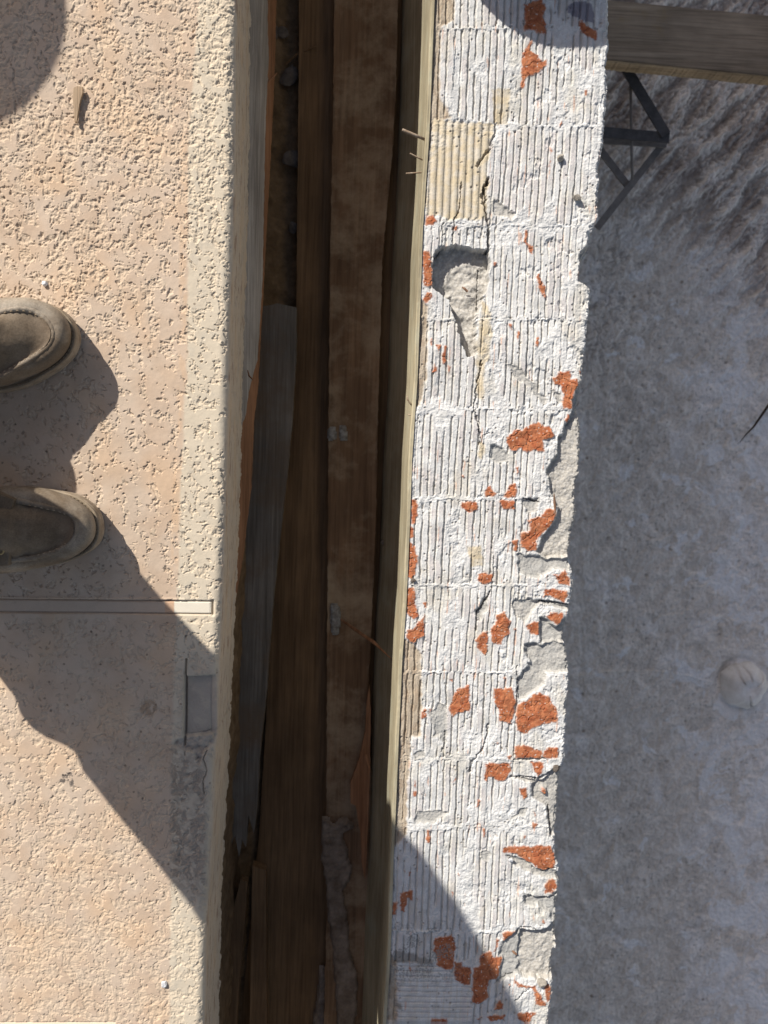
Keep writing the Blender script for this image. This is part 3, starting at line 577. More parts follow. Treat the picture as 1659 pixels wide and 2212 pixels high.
base = base*(1+.15*fbm(X, Y, .008, 3, 560)[..., None]+.34*fbm(wX, wY, .045, 5, 561, .66)[..., None])
spk = sst(.0, .34, fbm(wX, wY, .019, 5, 562, .7)+.25*fbm(X, Y, .2, 2, 563))*sst(1350, 700, PY)*sst(1500, 1300, PX)*(1-up)
base = mix(base, (.32, .28, .25), spk*.6)
zf = zf-.003*spk
chalk = sst(.06, .16, fbm(wX, wY, .10, 5, 564, .62)+.30*sst(1420, 1600, PX)-.22)*(1-up)
base = mix(base, (.90, .89, .88), chalk*.75)
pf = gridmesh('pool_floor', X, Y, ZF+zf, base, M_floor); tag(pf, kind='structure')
del X, Y, PX, PY, base

# ------------------------------------------------------------------ channel between deck and wall
ZT = -.46
tx_ = np.arange(-.26, .20, .003); ty_ = np.concatenate([np.linspace(-3.3, -1.1, 20), np.arange(-1.08, .95, .003), np.linspace(1, 3.1, 20)])
X, Y = np.meshgrid(tx_, ty_)
Z = ZT-.02+.012*fbm(X, Y, .05, 4, 600, .6)+.06*sst(-.12, -.26, X)
soil = gridmesh('soil', X, Y, Z, None, M_soil); tag(soil, kind='structure')
# bank of earth under the slab
ty2 = np.linspace(-3.3, 3.1, 900); zz = np.linspace(-FACE-.02, ZT-.05, 40)
Y, Z = np.meshgrid(ty2, zz, indexing='ij')
Xb = nx(Y)-.004+.010*fbm(Y, Z, .05, 4, 610)
bank = gridmesh('earth_bank', Xb, Y, Z, None, M_soil); tag(bank, kind='structure')

def slab_poly(name, pts, z, thick, mat, tilt=None, jag=0.0, parent=None, n=3, seed=1, zfun=None, origin=True):
    """a flat piece: outline of pixels placed at height z (or zfun(x,y)) with real thickness"""
    rnd = random.Random(seed)
    dense = []
    for i in range(len(pts)):
        a = pts[i]; b = pts[(i+1) % len(pts)]
        L = math.hypot(b[0]-a[0], b[1]-a[1]); k = max(1, int(L/(9 if jag else 60)))
        for j in range(k):
            t = j/k
            dense.append((a[0]+(b[0]-a[0])*t+(rnd.uniform(-jag, jag) if j else 0), a[1]+(b[1]-a[1])*t+(rnd.uniform(-jag, jag) if j else 0)))
    w = []
    for q in dense:
        zq = z if not zfun else zfun(*q)
        w.append(P(q[0], q[1], zq))
    bm = bmesh.new()
    vt = [bm.verts.new(p) for p in w]; vb = [bm.verts.new((p.x, p.y, p.z-thick)) for p in w]
    m = len(w)
    ft = bm.faces.new(vt); fb = bm.faces.new(vb[::-1])
    for i in range(m): bm.faces.new((vt[i], vb[i], vb[(i+1) % m], vt[(i+1) % m]))
    bmesh.ops.recalc_face_normals(bm, faces=bm.faces)
    bmesh.ops.triangulate(bm, faces=[ft, fb])
    me = bpy.data.meshes.new(name); bm.to_mesh(me); bm.free()
    o = link(name, me, mat, parent)
    return o
M_grey = mat_wood('weathered_grey_wood', (.26, .225, .195), (.52, .47, .42), 1.6)
M_orange = mat_wood('fresh_orange_wood', (.24, .11, .052), (.40, .21, .115), 1.2)
M_brown = mat_wood('dark_stained_wood', (.145, .084, .042), (.235, .145, .076), 1.0, blotch=(.20, .115, .055), bl=(.6, .8))
M_mott = mat_wood('mottled_old_board', (.155, .088, .048), (.255, .16, .094), .8, blotch=(.44, .34, .23), bl=(.46, .74), bsc=9)
M_blue = mat_wood('greyed_wood', (.13, .112, .090), (.26, .23, .195), 1.1, blotch=(.16, .11, .07), bl=(.45, .7), bsc=8)
M_form = mat_wood('pale_form_board', (.34, .29, .19), (.52, .46, .32), 1.3, blotch=(.38, .38, .29), bl=(.5, .75))
M_steel_rust = mat_plain('rusty_steel', (.20, .13, .08), (.42, .35, .27), 300, .6, .0002)

# grey fascia board, torn at its lower end, over an orange broken board
def zfas(px, py):
    e = np.interp(py, [0, 560, 1100, 1400, 1700, 2212], [519, 508, 497, 484, 469, 457])
    return -.126-.0019*max(0, px-e)
g1_ = slab_poly('fascia_board', [(512, -150), (580, -150), (577, 40), (580, 120), (573, 250), (570, 420), (567, 600), (560, 700), (556, 776), (548, 800), (545, 812), (540, 832), (536, 848), (532, 880), (527, 905), (523, 912), (519, 945), (514, 958), (507, 985), (503, 1010), (494, 1030), (494, 700), (500, 400), (508, 150)], 0, .006, M_grey, jag=.9, zfun=lambda a, b: zfas(a, b))
tag(g1_, 'grey weathered board under the deck edge, splintered to a point at its lower end', 'board')
o1 = slab_poly('backing_board', [(512, -150), (598, -150), (593, 120), (585, 300), (571, 560), (556, 830), (548, 900), (545, 960), (541, 1060), (533, 1120), (524, 1200), (513, 1265), (501, 1330), (488, 1335), (487, 700), (500, 200)], 0, .012, M_orange, jag=.7, zfun=lambda a, b: zfas(a, b)-.007)
tag(o1, 'orange-brown broken board showing below the torn grey one at the deck edge', 'board')
# boards lying in the channel
def plank(name, pts, z, th, mat, label, jag=0., seed=1):
    o = slab_poly(name, pts, z, th, mat, jag=jag, seed=seed); tag(o, label, 'board'); return o
plank('channel_board', [(648, -150), (800, -150), (790, 500), (780, 1000), (775, 1500), (770, 2000), (760, 2400), (500, 2400), (560, 1800), (590, 1300), (640, 700)], -.445, .03, M_brown, 'long dark brown board along the middle of the channel floor', .6)
plank('channel_board', [(782, -150), (905, -150), (900, 500), (892, 1000), (880, 1500), (868, 2000), (862, 2400), (745, 2400), (765, 2000), (772, 1000)], -.452, .02, M_brown, 'brown board in the narrow slot between the mottled board and the form board')
plank('channel_board', [(722, -150), (862, -150), (856, 180), (848, 330), (838, 430), (826, 560), (818, 840), (812, 1140), (802, 1365), (792, 1544), (806, 1700), (790, 2000), (775, 2400), (695, 2400), (705, 2000), (706, 1500), (710, 900), (713, 560), (716, 400), (720, 250), (721, 120)], -.415, .025, M_mott, 'mottled dusty board with a long split beside the form board', 1.2, 3)
plank('loose_board', [(566, 662), (600, 655), (640, 664), (640, 760), (632, 900), (622, 1010), (606, 1150), (590, 1300), (575, 1500), (560, 1640), (556, 1740), (548, 1800), (536, 1760), (531, 1830), (522, 1812), (516, 1852), (508, 1806), (500, 1822), (494, 1790), (480, 1812), (462, 1880), (474, 1600), (492, 1400), (517, 1200), (535, 1000), (548, 850)], -.34, .018, M_blue, 'bluish grey loose board with a ragged lower end in the channel', .7, 5)
plank('loose_board', [(460, 2400), (478, 2130), (505, 1960), (520, 1900), (534, 1905), (528, 2000), (515, 2140), (500, 2400)], -.37, .018, M_brown, 'short brown board leaning below the ragged grey one in the channel', .5, 6)
plank('loose_board', [(545, 1870), (574, 1880), (578, 2400), (536, 2400)], -.38, .02, M_brown, 'narrow brown batten low in the channel at the foot of the photo', .4, 8)
sp = slab_poly('split_board', [(798, 1480), (801, 1540), (799, 1655), (796, 1760), (789, 1900), (786, 1890), (781, 1860), (779, 1800), (768, 1740), (757, 1735), (757, 1690), (776, 1640), (789, 1580), (792, 1520)], -.385, .010, M_orange, jag=.5, seed=11)
tag(sp, 'peeled orange splinter of wood standing up from the mottled channel board', 'splinter')
# mortar spill on the board
def rubble(name, cx, cy, z, sx, sy, sz, mat, label, cat, seed, rot=0., group=None, sub=3, amp=.35, parent=None):
    me = bpy.data.meshes.new(name); bm = bmesh.new(); bmesh.ops.create_icosphere(bm, subdivisions=sub, radius=1)
    rn = random.Random(seed)
    planes = [(Vector((rn.gauss(0, 1), rn.gauss(0, 1), rn.gauss(0, 1))).normalized(), rn.uniform(.55, .9)) for _ in range(11)]
    from mathutils import noise as mn
    for v in bm.verts:
        d = v.co.normalized(); r = 1.0
        for n_, k_ in planes:
            dd = d.dot(n_)
            if dd > .01: r = min(r, k_/dd)
        r *= 1+amp*.35*mn.noise(d*3+Vector((seed, 0, 0)))
        q = d*r; v.co = (q.x*sx, q.y*sy, q.z*sz)
    bm.to_mesh(me); bm.free()
    o = link(name, me, mat, parent); p = P(cx, cy, z); o.location = (p.x, p.y, z+sz*.55); o.rotation_euler = (0, 0, rot)
    if label: tag(o, label, cat, group)
    return o
M_mortar = mat_plain('old_mortar', (.24, .215, .18), (.42, .39, .34), 90, .95, .001)
M_stone = mat_plain('grey_stone', (.09, .075, .06), (.20, .17, .15), 60, .9, .0008)
def spill(name, pts, z, mat, label, cat, seed, rise=.008):
    w = [P(a, b, z) for a, b in pts]
    xs = [p.x for p in w]; ysq = [p.y for p in w]
    gx = np.arange(min(xs)-.004, max(xs)+.004, .0022); gy = np.arange(min(ysq)-.004, max(ysq)+.004, .0022)
    X, Y = np.meshgrid(gx, gy); PX_, PY_ = w2p(X, Y, z)
    m = inpoly(PX_+6*fbm(X, Y, .02, 3, seed), PY_+8*fbm(X, Y, .02, 3, seed+3), pts)
    b = blur(m, 2)
    Z = z-.004+np.minimum(b*2, 1)*(.004+rise*(.6+.9*fbm(X, Y, .012, 4, seed+5, .65)))
    n_, m_ = X.shape; keep_ = b > .02
    idx_ = -np.ones(X.size, int); fl = keep_.ravel()
    vs = []; 
    for q in np.nonzero(fl)[0]:
        idx_[q] = len(vs); vs.append((float(X.ravel()[q]), float(Y.ravel()[q]), float(Z.ravel()[q])))
    fs = []
    for i in range(n_-1):
        for j in range(m_-1):
            a = [i*m_+j, i*m_+j+1, (i+1)*m_+j+1, (i+1)*m_+j]
            if all(fl[t] for t in a): fs.append([int(idx_[t]) for t in a])
    o = mesh(name, vs, fs, mat); tag(o, label, cat); return o
M_dust = mat_plain('dusty_mortar', (.15, .11, .08), (.33, .27, .22), 30, .95, .002)
spill('mortar_spill', [(700, 1770), (720, 1785), (745, 1765), (762, 1780), (735, 1800), (745, 1840), (755, 1880), (735, 1930), (745, 1980), (752, 2060), (770, 2110), (760, 2260), (735, 2260), (728, 2120), (720, 2040), (706, 1900), (698, 1850)], -.410, M_dust, 'crusty grey mortar spilled on the channel boards near the foot of the photo', 'mortar', 701)
spill('mortar_spill', [(694, 2090), (708, 2110), (704, 2180), (690, 2260), (672, 2260), (688, 2160)], -.437, M_dust, 'thin grey mortar ridge along the dark channel board, lowest in the photo', 'mortar', 711, .006)
M_whit = mat_plain('white_residue', (.16, .14, .12), (.40, .40, .38), 120, .9, .0006)
spill('plaster_smear', [(719, 1305), (729, 1308), (733, 1340), (729, 1362), (722, 1368), (719, 1340)], -.409, M_whit, 'white plaster smear beside the thin slanting splinter', 'plaster', 721, .004)
spill('plaster_smear', [(712, 930), (720, 926), (724, 940), (714, 950)], -.410, M_whit, 'small white plaster fleck near the middle of the mottled board, left of a pair', 'plaster', 731, .003)
spill('plaster_smear', [(738, 922), (744, 920), (747, 948), (739, 952)], -.410, M_whit, 'small white plaster fleck near the middle of the mottled board, right of a pair', 'plaster', 741, .003)
# stones in the channel
for k, (cx, cy, sx, sy, sz, lab) in enumerate([(611, 73, .012, .011, .008, 'knobbly pale stone in the channel near the top of the photo'), (593, 75, .012, .015, .008, 'dull stone touching the grey fascia board at the top of the channel'), (703, 20, .009, .016, .006, 'smooth oval stone at the very top of the channel'), (632, 345, .022, .020, .006, 'flat grey angular stone chip in the upper channel'), (653, 347, .006, .006, .005, 'tiny round stone right of the flat angular chip'), (634, 492, .012, .013, .006, 'pointed flat stone chip above the bluish loose board'), (625, 165, .016, .022, .006, 'broad dark stone flake in the upper channel')]):
    rubble('stone', cx, cy, ZT-.005, sx, sy, sz, M_stone, lab, 'stone', 40+k, .4*k)
rubble('stone', 831, 1171, -.41, .008, .007, .005, M_stone, 'small white stone on the ledge beside the form board', 'stone', 60)
# slivers and sticks
def stick(name, pts, radii, mat, label=None, cat='stick', parent=None, n=6, group=None, flat=1.0):
    vs, fs = [], []
    m = len(pts)
    for i, p in enumerate(pts):
        p = Vector(p); t = (Vector(pts[min(i+1, m-1)])-Vector(pts[max(i-1, 0)])).normalized()
        a = t.cross(Vector((0, 0, 1))); a = a.normalized() if a.length > 1e-4 else Vector((1, 0, 0)); b = a.cross(t)
        for k in range(n):
            th_ = 2*math.pi*k/n
            vs.append(p+(a*math.cos(th_)+b*math.sin(th_)*flat)*radii[i])
    for i in range(m-1):
        for k in range(n): fs.append((i*n+k, i*n+(k+1) % n, (i+1)*n+(k+1) % n, (i+1)*n+k))
    fs.append(tuple(range(n))[::-1]); fs.append(tuple((m-1)*n+k for k in range(n)))
    o = mesh(name, vs, fs, mat, parent, smooth=n > 6)
    if label: tag(o, label, cat, group)
    return o
stick('splinter', [P(736, 1338, -.395), P(770, 1362, -.36), P(808, 1388, -.33), P(846, 1424, -.30)], [.0018, .0032, .003, .0006], M_orange, 'long thin splinter slanting across the channel, pointed at its right end', 'splinter', flat=.5)
stick('splinter', [P(616, 140, ZT), P(640, 118, ZT+.01), P(683, 100, ZT+.02)], [.002, .002, .0012], M_brown, 'thin dark splinter among the stones of the upper channel', 'splinter')
stick('splinter', [P(577, 180, -.25), P(590, 168, -.26), P(598, 158, -.27)], [.001, .0014, .001], M_orange, 'short pale splinter at the right side of the grey fascia board', 'splinter')
stick('splinter', [P(790, 1630, -.37), P(797, 1655, -.36), P(800, 1668, -.355)], [.003, .002, .0004], M_orange, 'short upright splinter next to the peeled orange one', 'splinter', flat=.5)
stick('splinter', [P(535, 800, -.155), P(538, 812, -.153), P(546, 820, -.15)], [.0008, .0014, .001], M_orange, 'tiny curled splinter on the torn end of the grey fascia board', 'splinter')

# ------------------------------------------------------------------ form board on the wall, with nails
FB = empty('form_board', (float(lx(0.)), 0, -.1))
tag(FB, 'long pale sunlit form board edge along the wall, studded with nails', 'board')
fb_y = np.concatenate([np.linspace(-3.2, -.92, 24), np.arange(-.9, .74, .003), np.linspace(.76, 3.1, 24)])
TH = .0065
prof = [(0.0, -.80), (0.0, -.003)] 
zc = np.concatenate([np.linspace(-.72, -.20, 50), np.linspace(-.195, ZB-.0015, 34)])
Yg = np.repeat(fb_y[:, None], len(zc)+8, 1)
xw = lx(fb_y)[:, None]
XF = xw-TH+0*zc[None, :]+.0009*fbm(Yg[:, :len(zc)]*.3, zc[None, :]+0*xw, .02, 3, 801)-.026*sst(-.30, -.44, zc)[None, :]
tp = np.linspace(0.001, TH-.0008, 8)[None, :]
XT = xw-TH+tp
ZTop = ZB+.0012+.0006*fbm(XT, Yg[:, :8], .006, 3, 802)-.0008*sst(.0015, 0, tp)
# chewed spots along the top arris
chew = sst(.28, .5, fbm(fb_y*1., fb_y*0, .018, 3, 803))[:, None]
ZTop = ZTop-.002*chew*sst(.004, 0, tp)
Xg = np.concatenate([XF, XT], 1); Zg = np.concatenate([zc[None, :]+0*xw, ZTop], 1)
fb = gridmesh('board_face', Xg, Yg, Zg, None, M_form, FB)
fb.location = -FB.location
def nail(name, a, b, r, parent, mat=M_steel_rust, head=True):
    a = Vector(a); b = Vector(b); d = (b-a).normalized()
    pts = [a, a.lerp(b, .5), b-d*.0008, b]; 
    o = stick(name, pts, [r, r, r, r*.9 if head else r*.2], mat, None, parent=parent, n=10)
    return o
def fbp(px, py, z=-.006):
    z = z+ZB # point on the board's vertical face near this pixel
    y = P(px, py, z).y; return Vector((float(lx(y))-TH+.002, y, z))
for px, py, z, dx, dy, dz, r in [(918, 302, -.007, -.036, .010, .006, .0023), (913, 347, -.020, -.022, .008, .004, .0012), (908, 372, -.022, -.026, -.003, .000, .0012)]:
    a = fbp(px, py, z); nail('nail', a, a+Vector((dx, dy, dz)), r, FB).location = -FB.location
for px, py, z, pl in [(880, 878, -.008, [(0, 0, 0), (-.005, .006, .002), (-.0085, .010, .003), (-.0095, .016, .004)]), (882, 894, -.008, [(0, 0, 0), (-.004, -.002, .002), (-.007, -.001, .001)])]:
    a = fbp(px, py, z); o = stick('bent_nail', [a+Vector(q) for q in pl], [.0012]*(len(pl)-1)+[.0006], M_steel_rust, parent=FB, n=8); o.location = -FB.location
# nail poking out under the deck edge
o = stick('nail', [P(500, 1018, -.13), P(505, 1028, -.128), P(510, 1038, -.125)], [.0016, .0019, .0019], mat_plain('galvanised_steel', (.3, .3, .28), (.5, .5, .47), 400, .45, 0, .6), 'silvery nail stub sticking out below the deck edge beside the orange board', 'nail', n=10)

# ------------------------------------------------------------------ small things lying about
M_chip = mat_wood('dry_wood_chip', (.30, .20, .12), (.50, .38, .26), 3)
wc = slab_poly('wood_chip', [(158, 190), (166, 186), (178, 187), (178, 200), (171, 225), (165, 263), (161, 263), (160, 240), (157, 215)], .0065, .004, M_chip, jag=.3)
tag(wc, 'thin wedge of brown wood lying on the textured deck, upper left', 'wood chip')
M_white = mat_plain('white_chip', (.6, .6, .62), (.8, .8, .8), 200, .7, .0005)
rubble('pebble', 97, 613, .0, .0045, .0042, .0035, M_white, 'tiny white chip on the deck above the upper boot', 'pebble', 81)
rubble('pebble', 355, 2123, .0, .006, .0055, .0035, M_white, 'pale rough pebble on the deck corner near the bottom of the photo', 'pebble', 82)
rubble('pebble', 1169, 2120, ZB+.0005, .0085, .0075, .0065, M_mortar, 'rounded beige pebble on the clay tile chips at the bottom of the wall', 'pebble', 83)
rubble('pebble', 1103, 1857, ZB+.0012, .0038, .0035, .003, M_white, 'tiny whitish pebble on the long orange clay chip near the wall edge', 'pebble', 84)
rubble('pebble', 1201, 1658, ZB-.004, .006, .008, .005, M_stone, 'light grey flake in the broken gap at the outer wall edge', 'pebble', 85)
rubble('pebble', 1210, 343, ZB, .0055, .0055, .007, M_mortar, 'dark-shadowed crumb standing on the ridged mortar, upper right of the wall', 'pebble', 86)
rubble('pebble', 1246, 428, ZB, .006, .005, .008, M_mortar, 'brownish crumb casting a round shadow near the outer wall edge', 'pebble', 87)
rubble('pebble', 893, 1253, ZB+.001, .004, .004, .0035, M_stone, 'small dark grit on the orange clay chip by the form board', 'pebble', 88)
M_bark = mat_wood('reddish_splinter', (.20, .10, .06), (.40, .25, .16), 3)
stick('splinter', [P(1010, 630, ZB-.013), P(1004, 624, ZB-.011), P(998, 620, ZB-.010)], [.0018, .002, .0008], M_bark, 'small wood sliver in the sandy hole of the wall top', 'splinter', flat=.6)
stick('splinter', [P(1197, 1066, ZB+.009), P(1198, 1085, ZB+.004), P(1200, 1110, ZB+.001)], [.0005, .0022, .001], M_bark, 'thin brown splinter on the large clay chip at the wall edge', 'splinter', flat=.6)
stick('splinter', [P(1104, 2050, ZB-.007), P(1111, 2058, ZB-.006), P(1116, 2062, ZB-.006)], [.0012, .0022, .0014], M_bark, 'short brown splinter in the sandy hollow near the wall foot of the photo', 'splinter', flat=.6)
M_twig = mat_wood('dark_twig', (.03, .02, .012), (.08, .05, .035), 3)
stick('twig', [P(1672, 858, ZF+.03), P(1650, 890, ZF+.035), P(1628, 922, ZF+.03), P(1612, 938, ZF+.02), P(1596, 958, ZF+.01)], [.004, .0042, .0032, .0022, .0006], M_twig, 'dark brown twig on the shaded pool floor at the right edge', 'twig')
# lumber lying across the pool
ZL = -1.0
M_lum = mat_wood('grey_lumber', (.23, .172, .118), (.40, .315, .23), .75, axis='X', blotch=(.30, .21, .10), bl=(.58, .74), bsc=5)
M_lume = mat_wood('pale_lumber_edge', (.30, .21, .12), (.48, .37, .24), 1.2, axis='X')
la, lb = P(1240, -8, ZL), P(1940, 60, ZL); lc, ld_ = P(1240, 122, ZL), P(1940, 191, ZL)
L = empty('lumber', tuple((la+lc)/2)); tag(L, 'thick grey timber plank laid flat across the shaded pool beside the wall', 'plank')
t_ = .048
bm = bmesh.new()
tv = [bm.verts.new(p) for p in (la, lb, ld_, lc)]; bv = [bm.verts.new(p-Vector((0, 0, t_))) for p in (la, lb, ld_, lc)]
bm.faces.new(tv[::-1]); bm.faces.new(bv)
for i in range(4): bm.faces.new((tv[i], tv[(i+1) % 4], bv[(i+1) % 4], bv[i]))
bmesh.ops.recalc_face_normals(bm, faces=bm.faces); bmesh.ops.bevel(bm, geom=[e for e in bm.edges], offset=.002, segments=2, affect='EDGES')
me = bpy.data.meshes.new('plank_body'); bm.to_mesh(me); bm.free(); o = link('plank_body', me, M_lum, L); o.location = -L.location
# sawn lower edge, lighter, a slightly fuzzy strip
n_ = 160; vs = []; fs = []
for i in range(n_):
    t = i/(n_-1); a = lc.lerp(ld_, t); r = random.uniform(-.0012, .0012)
    vs += [a+Vector((0, -.001, -.001)), a+Vector((0, -.0035+r, -.006)), a+Vector((0, -.0035+r, -t_*.9)), a+Vector((0, -.0, -t_+.001))]
for i in range(n_-1):
    for k in range(3): fs.append((i*4+k, (i+1)*4+k, (i+1)*4+k+1, i*4+k+1))
o = mesh('sawn_edge', vs, fs, M_lume, L, smooth=False); o.location = -L.location
# steel flat-bar brace under the plank
M_bar = mat_plain('dark_painted_steel', (.05, .048, .048), (.10, .095, .095), 50, .6, .0003)
M_bar2 = mat_plain('paler_painted_steel', (.15, .135, .125), (.24, .22, .205), 50, .8, .0003)  # paler grey for the lower bars and the rod
BR = empty('steel_brace', tuple(P(1400, 280, -1.07))); tag(BR, 'dark flat steel bars welded in triangles below the timber plank', 'metal brace')
def bar(name, p, q, w, z, mat, th=.006):
    a = P(*p, z); b = P(*q, z); d = (b-a).normalized(); s_ = Vector((-d.y, d.x, 0))*w/2
    vs = [a+s_, b+s_, b-s_, a-s_]; vs = vs+[v-Vector((0, 0, th)) for v in vs]
    o = mesh(name, vs, [(3, 2, 1, 0), (4, 5, 6, 7), (0, 1, 5, 4), (1, 2, 6, 5), (2, 3, 7, 6), (3, 0, 4, 7)], mat, BR, smooth=False); o.location = -BR.location
bar('flat_bar', (1340, 125), (1439, 290), .027, -1.07, M_bar); bar('flat_bar', (1200, 276), (1446, 297), .027, -1.077, M_bar)
bar('lower_bar', (1200, 296), (1440, 312), .016, -1.12, M_bar2); bar('lower_bar', (1436, 306), (1290, 492), .019, -1.127, M_bar2); bar('lower_bar', (1250, 262), (1358, 402), .019, -1.134, M_bar2)
stick('rod', [P(1362, 172, -1.09), P(1364, 300, -1.095), P(1366, 388, -1.1)], [.004]*3, M_bar2, parent=BR, n=10).location = -BR.location
# round cracked mortar plug in the floor
cc = P(1604, 1478, ZF); vs = []; fs = []; NR, NA = 26, 110
for i in range(NR):
    for j in range(NA):
        a = 2*math.pi*j/NA; q = i/(NR-1)
        R_ = .074*(1+.035*math.sin(5*a+1)+.03*math.sin(3*a)+.02*math.sin(9*a+2)+.012*math.sin(17*a))
        r_ = R_*q
        zz_ = .050*(1-q**3.2)*(.72+.28*min(1, q*2.4))-(.012 if q > .97 else 0)
        for a0, bend in ((1.35, .5), (2.75, -.7), (4.35, .8), (.25, .6)):
            da = (a-(a0+bend*q)+math.pi) % (2*math.pi)-math.pi
            if abs(da)*q < .05 and q > .30: zz_ -= .014*(1-abs(da)*q/.045)
        vs.append((cc.x+r_*math.cos(a), cc.y+r_*math.sin(a), ZF+zz_+.010))
for i in range(NR-1):
    for j in range(NA): fs.append((i*NA+j, i*NA+(j+1) % NA, (i+1)*NA+(j+1) % NA, (i+1)*NA+j))
o = mesh('mortar_plug', vs, fs, mat_plain('plug_mortar', (.62, .58, .53), (.88, .86, .84), 22, .9, .0016)); tag(o, 'round cracked mortar plug in the shaded pool floor, lower right', 'plug')

# ------------------------------------------------------------------ person
PE = empty('person', (-.62, 0, 0)); tag(PE, 'person in worn brown moc-toe boots and dusty work trousers standing on the deck', 'person')
def rel(o): o.location = -PE.location; return o
def leather(name, base, dusty, s):
    t = NT(name, .62)
    c = t.ramp(t.noise(26, 6, None, .6, .4), [(.3, base[0]), (.7, base[1])])
    # pale dust and scuffs where the toe is rubbed
    c = t.mixc(c, dusty, t.ramp(t.noise(15, 6, None, .65, .3), [(.45, 0.), (.72, .75)]))
    c = t.mixc(c, t.ramp(t.noise(500, 3), [(.3, .8), (.7, 1.12)]), 1.0, 'MULTIPLY')
    t.color(c); t.bump(t.noise(700, 4), .00025, 1, t.bump(t.noise(45, 5, None, .5), .0016)); return t.m
M_vamp = leather('oiled_brown_leather', ((.095, .068, .044), (.165, .122, .082)), (.27, .215, .155), 1)
M_cap = leather('scuffed_toe_leather', ((.125, .092, .062), (.21, .163, .115)), (.44, .39, .32), 2)
M_welt = leather('dusty_welt', ((.17, .125, .08), (.29, .225, .155)), (.38, .32, .24), 3)
M_sole = mat_plain('dusty_rubber_sole', (.22, .17, .12), (.40, .33, .25), 60, .85, .0005)
M_thread = mat_plain('waxed_thread', (.20, .15, .10), (.34, .27, .19), 300, .8, 0)
def catmull(pts, n, closed=True):
    m = len(pts); out = []
    for i in range(m):
        p0, p1, p2, p3 = (np.array(pts[(i+k-1) % m], float) for k in range(4))
        for j in range(12):
            t = j/12; out.append(.5*((2*p1)+(-p0+p2)*t+(2*p0-5*p1+4*p2-p3)*t*t+(-p0+3*p1-3*p2+p3)*t**3))
    out = np.array(out); d = np.r_[0, np.cumsum(np.linalg.norm(np.diff(np.r_[out, out[:1]], axis=0), axis=1))]
    s = np.linspace(0, d[-1], n, endpoint=False); o2 = np.r_[out, out[:1]]
    return np.stack([np.interp(s, d, o2[:, k]) for k in range(2)], 1)
